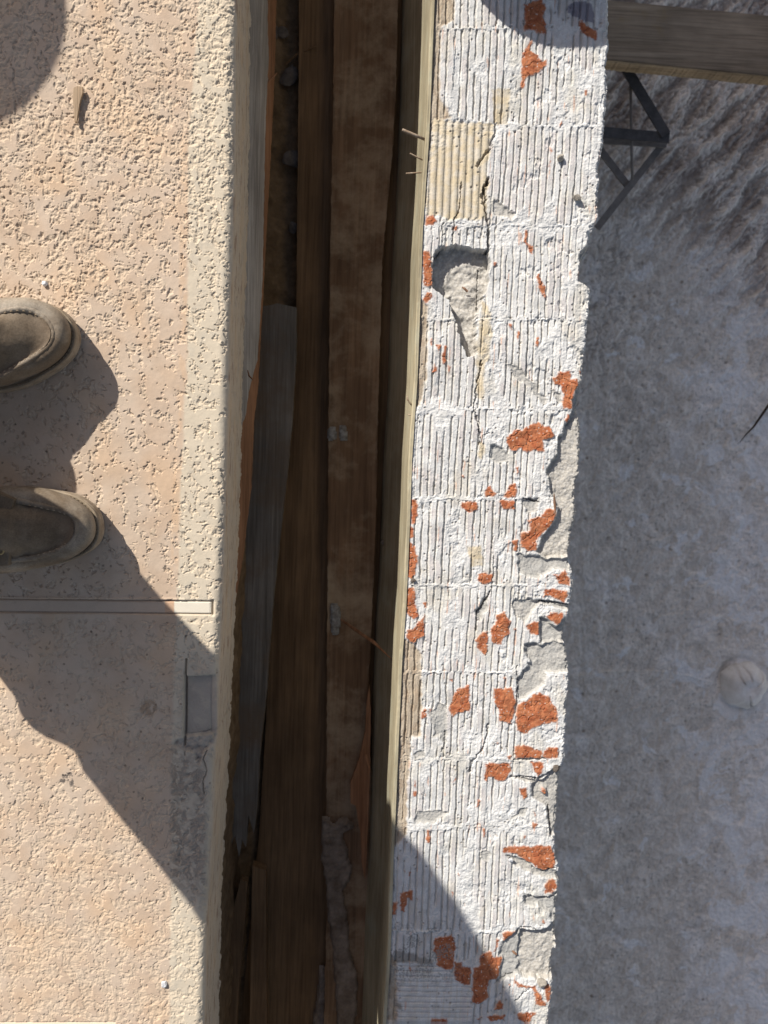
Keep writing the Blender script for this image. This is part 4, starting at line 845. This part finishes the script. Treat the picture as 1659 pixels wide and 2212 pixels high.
def boot(oy, sole_px, up_px, ap_px, heel, seed):
    """plan outlines (toe half traced, heel half closed by hand) -> stacked rings"""
    N = 220
    def W_(pts, z): return [tuple(P(a*.16535, oy+b*.16535, z))[:2] for a, b in pts]
    hx, hy = heel                                   # vector from the edge of the photo back to the heel
    def closeit(w, width_k, back):
        a = np.array(w[0]); b = np.array(w[-1]); mid = (a+b)/2; hw = np.linalg.norm(a-b)/2*width_k
        d = np.array([hx, hy]); L_ = np.linalg.norm(d); d = d/L_; n = np.array([-d[1], d[0]])
        if np.dot(a-mid, n) < 0: n = -n
        L2 = L_*back
        extra = [mid+d*L2*.35-n*hw*.86, mid+d*L2*.7-n*hw*.74, mid+d*L2*.93-n*hw*.55, mid+d*L2, mid+d*L2*.93+n*hw*.55, mid+d*L2*.7+n*hw*.74, mid+d*L2*.35+n*hw*.86]
        return w+[tuple(e) for e in extra]
    so = catmull(closeit(W_(sole_px, .025), 1, 1.0), N)
    up = catmull(closeit(W_(up_px, .036), .97, .97), N)
    ap = catmull(closeit(W_(ap_px, .066), .9, .62), N)
    B = empty('boot', (float(so[:, 0].mean()), float(so[:, 1].mean()), 0)); B.parent = PE
    B.location = Vector(B.location)-PE.location
    def sub(name, rings, mat, cap=False, closed_top=True):
        vs = []; fs = []
        for r in rings: vs += [tuple(q) for q in r]
        for i in range(len(rings)-1):
            for k in range(N): fs.append((i*N+k, i*N+(k+1) % N, (i+1)*N+(k+1) % N, (i+1)*N+k))
        if cap:
            c = np.mean(np.array(rings[-1]), 0); vs.append(tuple(c))
            for k in range(N): fs.append(((len(rings)-1)*N+k, (len(rings)-1)*N+(k+1) % N, len(vs)-1))
        o = mesh(name, vs, fs, mat, B); o.location = -(PE.location+B.location); return o
    # align every outline to start at the same direction from a common centre
    def roll(o):
        k = int(np.argmax(o[:, 0])); return np.roll(o, -k, axis=0)
    so, up, ap = roll(so), roll(up), roll(ap)
    def orient(o):
        a = np.sum(o[:, 0]*np.roll(o[:, 1], -1)-np.roll(o[:, 0], -1)*o[:, 1]); return o if a > 0 else np.roll(o[::-1], 1, axis=0)
    so, up, ap = orient(so), orient(up), orient(ap)
    def off(o, k):
        c = o.mean(0); t = np.roll(o, -1, 0)-np.roll(o, 1, 0); t /= np.linalg.norm(t, axis=1)[:, None]
        return o+np.stack([t[:, 1], -t[:, 0]], 1)*np.asarray(k).reshape(-1, 1)
    def R3(o, z): return [(a, b, (z if np.isscalar(z) else z[i])) for i, (a, b) in enumerate(o)]
    lift = .006*sst(.10, .0, so[:, 0].max()-so[:, 0])       # toe spring
    sub('outsole', [R3(off(so, -.003), .0+lift), R3(off(so, -.0005), .004+lift), R3(so, .010+lift), R3(off(so, -.0012), .0115+lift), R3(so, .0135+lift), R3(so, .020+lift), R3(off(so, -.0015), .0225+lift)], M_sole)
    wz = .0232+lift
    sub('welt', [R3(off(so, -.0008), wz-.001), R3(off(so, .0002), wz+.001), R3(off(so, -.001), wz+.0028), R3(off(so, -.0032), wz+.0026), R3(off(so, -.0038), wz+.0012), R3(off(so, -.006), wz+.0014), R3(off(so, -.0075), wz+.0028), R3(off(up, -.004), wz+.001)], M_welt)
    # welt stitching
    def stitches(name, path, zf, ln, step, rad, rng_):
        vs = []; fs = []; Lc = np.r_[0, np.cumsum(np.linalg.norm(np.diff(path, axis=0), axis=1))]
        s = 0
        while s < Lc[-1]-ln:
            q = []
            for t in (s, s+ln*.5, s+ln):
                x_ = np.interp(t, Lc, path[:, 0]); y_ = np.interp(t, Lc, path[:, 1]); z_ = np.interp(t, Lc, zf); q.append(Vector((x_, y_, z_+(rad*.7 if t == s+ln*.5 else -rad*.2))))
            b0 = len(vs)
            for i, p in enumerate(q):
                d = (q[2]-q[0]).normalized(); a = d.cross(Vector((0, 0, 1))).normalized(); b = a.cross(d)
                for k in range(6): vs.append(p+(a*math.cos(k*math.pi/3)+b*math.sin(k*math.pi/3))*rad*(1 if i == 1 else .55))
            for i in range(2):
                for k in range(6): fs.append((b0+i*6+k, b0+i*6+(k+1) % 6, b0+(i+1)*6+(k+1) % 6, b0+(i+1)*6+k))
            s += step
        o = mesh(name, vs, fs, M_thread, B); o.location = -(PE.location+B.location)
    fr_ = so[:, 0] > so[:, 0].max()-.20
    path = off(so, -.0035); path = np.r_[path, path[:1]]; stitches('welt_stitching', path, np.r_[wz+.0026, wz[:1]+.0026], .0042, .0058, .0006, 0)
    # upper: rings rising from the welt and leaning in to the apron seam
    prog = lambda o, a, b: o+(a-o)*0
    back = (ap[:, 0].max()-ap[:, 0])                         # distance behind the toe of the seam
    za = .060+.30*np.clip(back-.02, 0, 1)**1.15+.006*sst(.0, .05, back)
    rings = []
    for q, bulge in ((0, -.002), (.0, .0015), (.10, .003), (.22, .0042), (.38, .0050), (.55, .0050), (.72, .0040), (.87, .0022), (1.0, 0.)):
        o_ = up+(ap-up)*(q**2.2); z_ = wz+.001+(za-wz)*np.sin(q*math.pi/2)**.9 if q else wz+(0.0 if bulge < 0 else .001)
        rings.append(R3(off(o_, bulge), z_))
    rn = np.random.RandomState(seed)
    R_ = [np.array(r) for r in rings]
    for i, r in enumerate(R_): 
        r[:, 2] += .0012*fbm(r[:, 0]*1.0, r[:, 1]*1.0, .03, 3, seed)*(i > 2)
    sub('toe_cap', R_, M_cap)
    # raised puckered seam
    sr = []
    pk = .00018*np.sin(np.arange(N)*2*math.pi/4.0)
    for a_ in range(9):
        t = math.pi*a_/8
        sr.append(R3(off(ap, .0036*math.cos(t)+pk*math.sin(t)), za-.001+.0036*math.sin(t)+pk))
    sub('apron_seam', sr, M_cap)
    path = off(ap, -.0022); stitches('apron_stitching', np.r_[path, path[:1]], np.r_[za+.0010, za[:1]+.0010], .0046, .0068, .00115, 0)
    # vamp panel inside the seam, slightly hollow with walking creases
    vr = []; cen = ap.mean(0)+np.array([-.02, 0])
    for q in np.linspace(0, 1, 26):
        o_ = off(ap, -.0015); o_ = o_+(cen-o_)*q
        bk_ = np.clip(ap[:, 0].max()-o_[:, 0]-.02, 0, 1)
        z_ = .0612+.30*bk_**1.15+.006*sst(-.02, .03, bk_)-.0016*sst(0, .05, q)+.014*np.sin(min(1, q*1.5)*math.pi/2)*sst(.0, .08, bk_)+.009*sst(.02, .5, q)
        cre = .0055*fbm(o_[:, 0]*1.0, o_[:, 1]*.25, .016, 2, seed+9)*sst(.02, .05, bk_)
        vr.append(R3(o_, z_+cre))
    sub('vamp', [np.array(r) for r in vr], M_vamp, cap=True)
    return B, so, ap, za
B1, so1, ap1, za1 = boot(614.4, [(0, 248), (250, 225), (450, 230), (650, 260), (800, 330), (900, 420), (970, 530), (1010, 650), (1002, 770), (955, 890), (870, 1000), (750, 1100), (600, 1190), (450, 1270), (300, 1330), (150, 1370), (0, 1400)],
     [(0, 262), (250, 240), (450, 243), (640, 300), (770, 390), (850, 480), (895, 600), (895, 720), (860, 820), (780, 930), (680, 1015), (540, 1100), (380, 1170), (200, 1240), (0, 1305)],
     [(0, 395), (130, 350), (260, 325), (400, 340), (510, 395), (600, 475), (660, 590), (655, 700), (600, 800), (500, 890), (370, 985), (250, 1070), (130, 1150), (0, 1210)], (-.155, -.045), 5)
B2, so2, ap2, za2 = boot(1015.0, [(0, 225), (250, 215), (500, 230), (770, 280), (950, 315), (1100, 390), (1220, 490), (1290, 600), (1320, 740), (1310, 870), (1260, 980), (1170, 1065), (1050, 1130), (900, 1190), (700, 1240), (480, 1290), (240, 1330), (0, 1335)],
     [(0, 265), (300, 245), (560, 270), (800, 335), (1000, 430), (1140, 540), (1200, 640), (1222, 760), (1200, 880), (1120, 985), (990, 1080), (840, 1150), (650, 1200), (400, 1245), (200, 1280), (0, 1290)],
     [(0, 360), (190, 385), (400, 430), (600, 480), (780, 530), (900, 600), (960, 690), (972, 800), (935, 900), (850, 990), (740, 1060), (600, 1110), (400, 1150), (200, 1160), (0, 1165)], (-.135, -.004), 8)
# facings with eyelets on the lower boot and the lace across
def facing(pts, z0, B, name='facing'):
    w = [P(a*.16535, 1015+b*.16535, z0+.00) for a, b in pts]
    vs = [(p.x, p.y, z0+.35*max(0, -.335-.09-p.x)+.002) for p in w]; n = len(vs)
    vb = [(a, b, c-.02) for a, b, c in vs]
    fs = [tuple(range(n)), tuple(range(2*n-1, n-1, -1))]+[(i, n+i, n+(i+1) % n, (i+1) % n) for i in range(n)]
    o = mesh(name, vs+vb, fs, M_vamp, B, smooth=False); o.location = -(PE.location+B.location)
    bv = o.modifiers.new('b', 'BEVEL'); bv.width = .0012; bv.segments = 2
    return o
facing([(-400, 180), (-100, 250), (60, 320), (195, 385), (170, 470), (130, 560), (50, 620), (-100, 600), (-400, 560)], .083, B2)
facing([(-400, 900), (-100, 920), (40, 940), (105, 985), (135, 1080), (120, 1250), (0, 1255), (-400, 1230)], .083, B2)
ec = P(12*.16535, 1015+1062*.16535, .09); vs = []; fs = []
for i in range(24):
    for k in range(8):
        a = 2*math.pi*i/24; b = 2*math.pi*k/8; r = .0034+.0011*math.cos(b); vs.append((ec.x+r*math.cos(a), ec.y+r*math.sin(a), .0885+.0011*math.sin(b)+.35*max(0, -.425-ec.x)))
for i in range(24):
    for k in range(8): fs.append((i*8+k, ((i+1) % 24)*8+k, ((i+1) % 24)*8+(k+1) % 8, i*8+(k+1) % 8))
o = mesh('eyelet', vs, fs, mat_plain('brass', (.35, .27, .14), (.5, .4, .22), 200, .35, 0, .9), B2); o.location = -(PE.location+B2.location)
# trousers, jacket, head and hands: outside the picture, but their shadow falls in it
def ring_tube(name, secs, mat, parent, N=28, fold=.004, seed=0, capend=False):
    vs, fs = [], []
    for i, (c, a, b) in enumerate(secs):
        for k in range(N):
            t = 2*math.pi*k/N; c = Vector(c)
            r = 1+fold/.08*float(perlin(np.array([k/N*7+.3]), np.array([c.z*14+.1]), seed)[0])*1.2
            vs.append((c.x+a*math.cos(t)*r, c.y+b*math.sin(t)*r, c.z))
    for i in range(len(secs)-1):
        for k in range(N): fs.append((i*N+k, i*N+(k+1) % N, (i+1)*N+(k+1) % N, (i+1)*N+k))
    if capend: fs.append(tuple((len(secs)-1)*N+k for k in range(N)))
    o = mesh(name, vs, fs, mat, parent); rel(o) if parent == PE else None; return o
M_trou = mat_plain('dusty_work_trousers', (.10, .085, .065), (.17, .145, .11), 60, .95, .0008)
M_jack = mat_plain('faded_work_shirt', (.10, .13, .17), (.16, .20, .25), 30, .95, .0008)
M_skin = mat_plain('weathered_skin', (.40, .24, .17), (.48, .30, .22), 40, .6, .0004)
M_hair = mat_plain('dark_hair', (.03, .02, .015), (.07, .05, .03), 200, .7, .001)
AL = Vector((-.605, .115, 0)); AR = Vector((-.575, -.115, 0))
HP = Vector((-.66, 0.02, .92))
bmT = []
def lerp_secs(pts):
    out = []
    for i in range(len(pts)-1):
        for j in range(6):
            t = j/6; (c0, a0, b0), (c1, a1, b1) = pts[i], pts[i+1]
            out.append((Vector(c0).lerp(Vector(c1), t), a0+(a1-a0)*t, b0+(b1-b0)*t))
    out.append((Vector(pts[-1][0]), pts[-1][1], pts[-1][2])); return out
legL = lerp_secs([((AL.x, AL.y, .055), .085, .082), ((AL.x, AL.y, .125), .090, .088), ((AL.x, AL.y, .150), .094, .092), ((AL.x, AL.y, .166), .056, .054), ((AL.x, AL.y, .18), .050, .050), ((AL.x, AL.y, .25), .052, .052), ((AL.x+.006, AL.y, .285), .070, .069), ((AL.x+.012, AL.y+.005, .36), .072, .068), ((AL.x+.035, AL.y+.018, .48), .080, .080), ((AL.x+.0, AL.y+.022, .66), .105, .108), ((HP.x+.02, .10, .84), .125, .115), ((HP.x, .085, .93), .13, .12)])
AR = AR+Vector((.016, .012, 0))
def _rr(k): return (.070*k, .056*k)
legR = lerp_secs([((AR.x-.005, AR.y, .055), .070, .058), ((AR.x, AR.y, .13), *_rr(1.0)), ((AR.x, AR.y, .185), *_rr(1.04)), ((AR.x-.002, AR.y, .205), *_rr(1.18)), ((AR.x+.004, AR.y, .225), *_rr(.98)), ((AR.x+.006, AR.y, .250), *_rr(.80)), ((AR.x+.006, AR.y, .275), *_rr(.95)), ((AR.x+.010, AR.y, .42), *_rr(.99)), ((AR.x+.004, AR.y+.01, .52), .076, .064), ((AR.x-.03, AR.y+.01, .66), .095, .085), ((HP.x+.02, -.085, .84), .12, .11), ((HP.x, -.075, .93), .13, .12)])
N = 28; vs = []; fs = []
for secs, sd in ((legL, 3), (legR, 4)):
    b0 = len(vs)
    for (c, a, b) in secs:
        for k in range(N):
            t = 2*math.pi*k/N; r = 1+.05*float(perlin(np.array([k/N*6+.3]), np.array([c.z*16+.1]), sd)[0])
            vs.append((c.x+a*math.cos(t)*r, c.y+b*math.sin(t)*r, c.z))
    for i in range(len(secs)-1):
        for k in range(N): fs.append((b0+i*N+k, b0+i*N+(k+1) % N, b0+(i+1)*N+(k+1) % N, b0+(i+1)*N+k))
b0 = len(vs)
hs_ = lerp_secs([((HP.x, .005, .84), .125, .19), ((HP.x, .005, .93), .13, .20), ((HP.x+.005, .005, 1.02), .125, .18)])
for (c, a, b) in hs_:
    for k in range(N):
        t = 2*math.pi*k/N; vs.append((c.x+a*math.cos(t), c.y+b*math.sin(t), c.z))
for i in range(len(hs_)-1):
    for k in range(N): fs.append((b0+i*N+k, b0+i*N+(k+1) % N, b0+(i+1)*N+(k+1) % N, b0+(i+1)*N+k))
rel(mesh('trousers', vs, fs, M_trou, PE))
def skin(name, nodes, edges, mat, lvl=2):
    me = bpy.data.meshes.new(name); me.from_pydata([n[0] for n in nodes], edges, []); me.update()
    o = link(name, me, mat, PE); rel(o)
    s = o.modifiers.new('skin', 'SKIN'); s.use_smooth_shade = True
    for v, n in zip(me.skin_vertices[0].data, nodes):
        r = n[1]; v.radius = (r, r) if not isinstance(r, tuple) else r
    me.skin_vertices[0].data[0].use_root = True
    m = o.modifiers.new('sub', 'SUBSURF'); m.levels = lvl; m.render_levels = lvl
    return o
# the body: hips, spine, neck, head, arms and hands in one skin
nd = [((HP.x, 0, .95), (.12, .15))]; ed = []
def add(p, r, par): nd.append((p, r)); ed.append((par, len(nd)-1)); return len(nd)-1
sp1 = add((HP.x+.02, 0, 1.12), (.11, .15), 0); sp2 = add((HP.x+.08, 0, 1.30), (.12, .17), sp1); sp3 = add((HP.x+.13, 0, 1.42), (.09, .13), sp2)
nk = add((HP.x+.16, 0, 1.50), .055, sp3); hd1 = add((HP.x+.20, 0, 1.57), (.075, .07), nk); hd2 = add((HP.x+.215, 0, 1.65), (.098, .078), hd1); hd3 = add((HP.x+.205, 0, 1.725), (.07, .06), hd2)
for sg in (1, -1):
    sh = add((HP.x+.12, sg*.18, 1.40), .055, sp3); el = add((HP.x+.19, sg*.25, 1.15), .043, sh); wr = add((HP.x+.42, sg*.15, 1.13), .029, el)
    pm = add((HP.x+.47, sg*.125, 1.125), (.016, .034), wr)
    for q in range(4):
        k1 = add((HP.x+.52-.004*abs(q-1), sg*(.100+.020*q*.9), 1.135-.004*q), .0095, pm); k2 = add((HP.x+.548, sg*(.088+.018*q), 1.138-.010*q), .0088, k1); add((HP.x+.560, sg*(.070+.018*q), 1.130-.012*q), .008, k2)
    t1 = add((HP.x+.485, sg*.100, 1.150), .011, pm); add((HP.x+.515, sg*.080, 1.158), .009, t1)
skin('body', nd, ed, M_skin)
nd2 = [((HP.x, 0, .96), (.15, .19)), ((HP.x+.02, 0, 1.12), (.135, .18)), ((HP.x+.08, 0, 1.30), (.145, .20)), ((HP.x+.13, 0, 1.42), (.11, .15)), ((HP.x+.15, 0, 1.475), (.07, .075)), ((HP.x+.12, .19, 1.40), .075), ((HP.x+.19, .26, 1.15), .06), ((HP.x+.39, .165, 1.13), .046), ((HP.x+.12, -.19, 1.40), .075), ((HP.x+.19, -.26, 1.15), .06), ((HP.x+.39, -.165, 1.13), .046)]
skin('work_shirt', nd2, [(0, 1), (1, 2), (2, 3), (3, 4), (3, 5), (5, 6), (6, 7), (3, 8), (8, 9), (9, 10)], M_jack)
# hair, ears, nose
me = bpy.data.meshes.new('hair'); bm = bmesh.new(); bmesh.ops.create_uvsphere(bm, u_segments=36, v_segments=20, radius=1)
for v in list(bm.verts):
    if v.co.z < -.1 and v.co.x > -.3: bm.verts.remove(v)
for v in bm.verts: v.co = Vector((v.co.x*.105+HP.x+.195, v.co.y*.086, v.co.z*.092+1.675))
bm.to_mesh(me); bm.free(); rel(link('hair', me, M_hair, PE))
def blob(name, c, r, mat):
    me = bpy.data.meshes.new(name); bm = bmesh.new(); bmesh.ops.create_uvsphere(bm, u_segments=20, v_segments=12, radius=1)
    for v in bm.verts: v.co = Vector((c[0]+v.co.x*r[0], c[1]+v.co.y*r[1], c[2]+v.co.z*r[2]))
    for f_ in bm.faces: f_.smooth = True
    bm.to_mesh(me); bm.free(); rel(link(name, me, mat, PE))
M_eye = mat_plain('eye', (.05, .04, .035), (.10, .08, .07), 90, .3, 0)
M_lip = mat_plain('lip', (.35, .16, .13), (.42, .20, .16), 60, .5, 0)
hx_ = HP.x+.215
blob('nose', (hx_+.088, 0, 1.632), (.017, .012, .024), M_skin); blob('mouth', (hx_+.068, 0, 1.592), (.012, .024, .006), M_lip)
for sg in (1, -1):
    blob('eye', (hx_+.074, sg*.030, 1.655), (.011, .013, .007), M_eye); blob('ear', (hx_-.005, sg*.083, 1.64), (.018, .008, .030), M_skin)
    blob('eyebrow', (hx_+.079, sg*.030, 1.674), (.008, .018, .004), M_hair)

# ------------------------------------------------------------------ round casters added unseen outside the frame, shaped for their shadows in it
M_pl = mat_plain('shadow_bucket_plastic', (.62, .62, .60), (.72, .72, .70), 12, .45, .0002)
M_tub = mat_plain('black_rubber', (.02, .02, .02), (.045, .045, .045), 20, .6, .0005)
def lathe(name, prof, mat, parent, N=72):
    vs = []; fs = []
    for r, z in prof:
        for k in range(N): t = 2*math.pi*k/N; vs.append((r*math.cos(t), r*math.sin(t), z))
    for i in range(len(prof)-1):
        for k in range(N): fs.append((i*N+k, i*N+(k+1) % N, (i+1)*N+(k+1) % N, (i+1)*N+k))
    fs.append(tuple(range(N))[::-1])
    return mesh(name, vs, fs, mat, parent)
hB = .37; rB = .158
tp_ = P(-135, 8, 0); tanE = math.tan(EL)
bx_, by_ = tp_.x-math.cos(AZ)*hB/tanE, tp_.y+math.sin(AZ)*hB/tanE
BK = empty('shadow_bucket', (bx_, by_, .001)); tag(BK, 'added unseen white pail on the deck, shaped to cast the round upper left shadow', 'shadow_bucket')
lathe('shadow_bucket_body', [(.128, 0), (.132, .004), (.150, .26), (.156, .262), (.156, .27), (.151, .275), (.152, .30), (.158, .302), (.158, .31), (.154, .315), (.156, hB-.008), (rB+.004, hB-.006), (rB+.004, hB), (.150, hB), (.146, .26), (.126, .006), (.0, .006)], M_pl, BK)
stick('handle', [(rB*math.cos(t), -(.01+.13*math.sin(t))-.03, .30-.16*math.sin(t)) for t in np.linspace(0, math.pi, 20)], [.0025]*20, M_steel_rust, parent=BK, n=8)
hT = .11; rT = .172
tp_ = P(1236, -168, ZB)
bx_, by_ = tp_.x-math.cos(AZ)*hT/tanE, tp_.y+math.sin(AZ)*hT/tanE
TB = empty('shadow_tub', (bx_, by_, ZB+.003)); tag(TB, 'added unseen black rubber tub beyond the upper edge, shaped to cast a round shadow on the wall top', 'tub')
lathe('shadow_tub_body', [(.14, 0), (.145, .004), (.165, hT-.01), (rT, hT-.008), (rT, hT), (.160, hT), (.140, .01), (0, .008)], M_tub, TB)
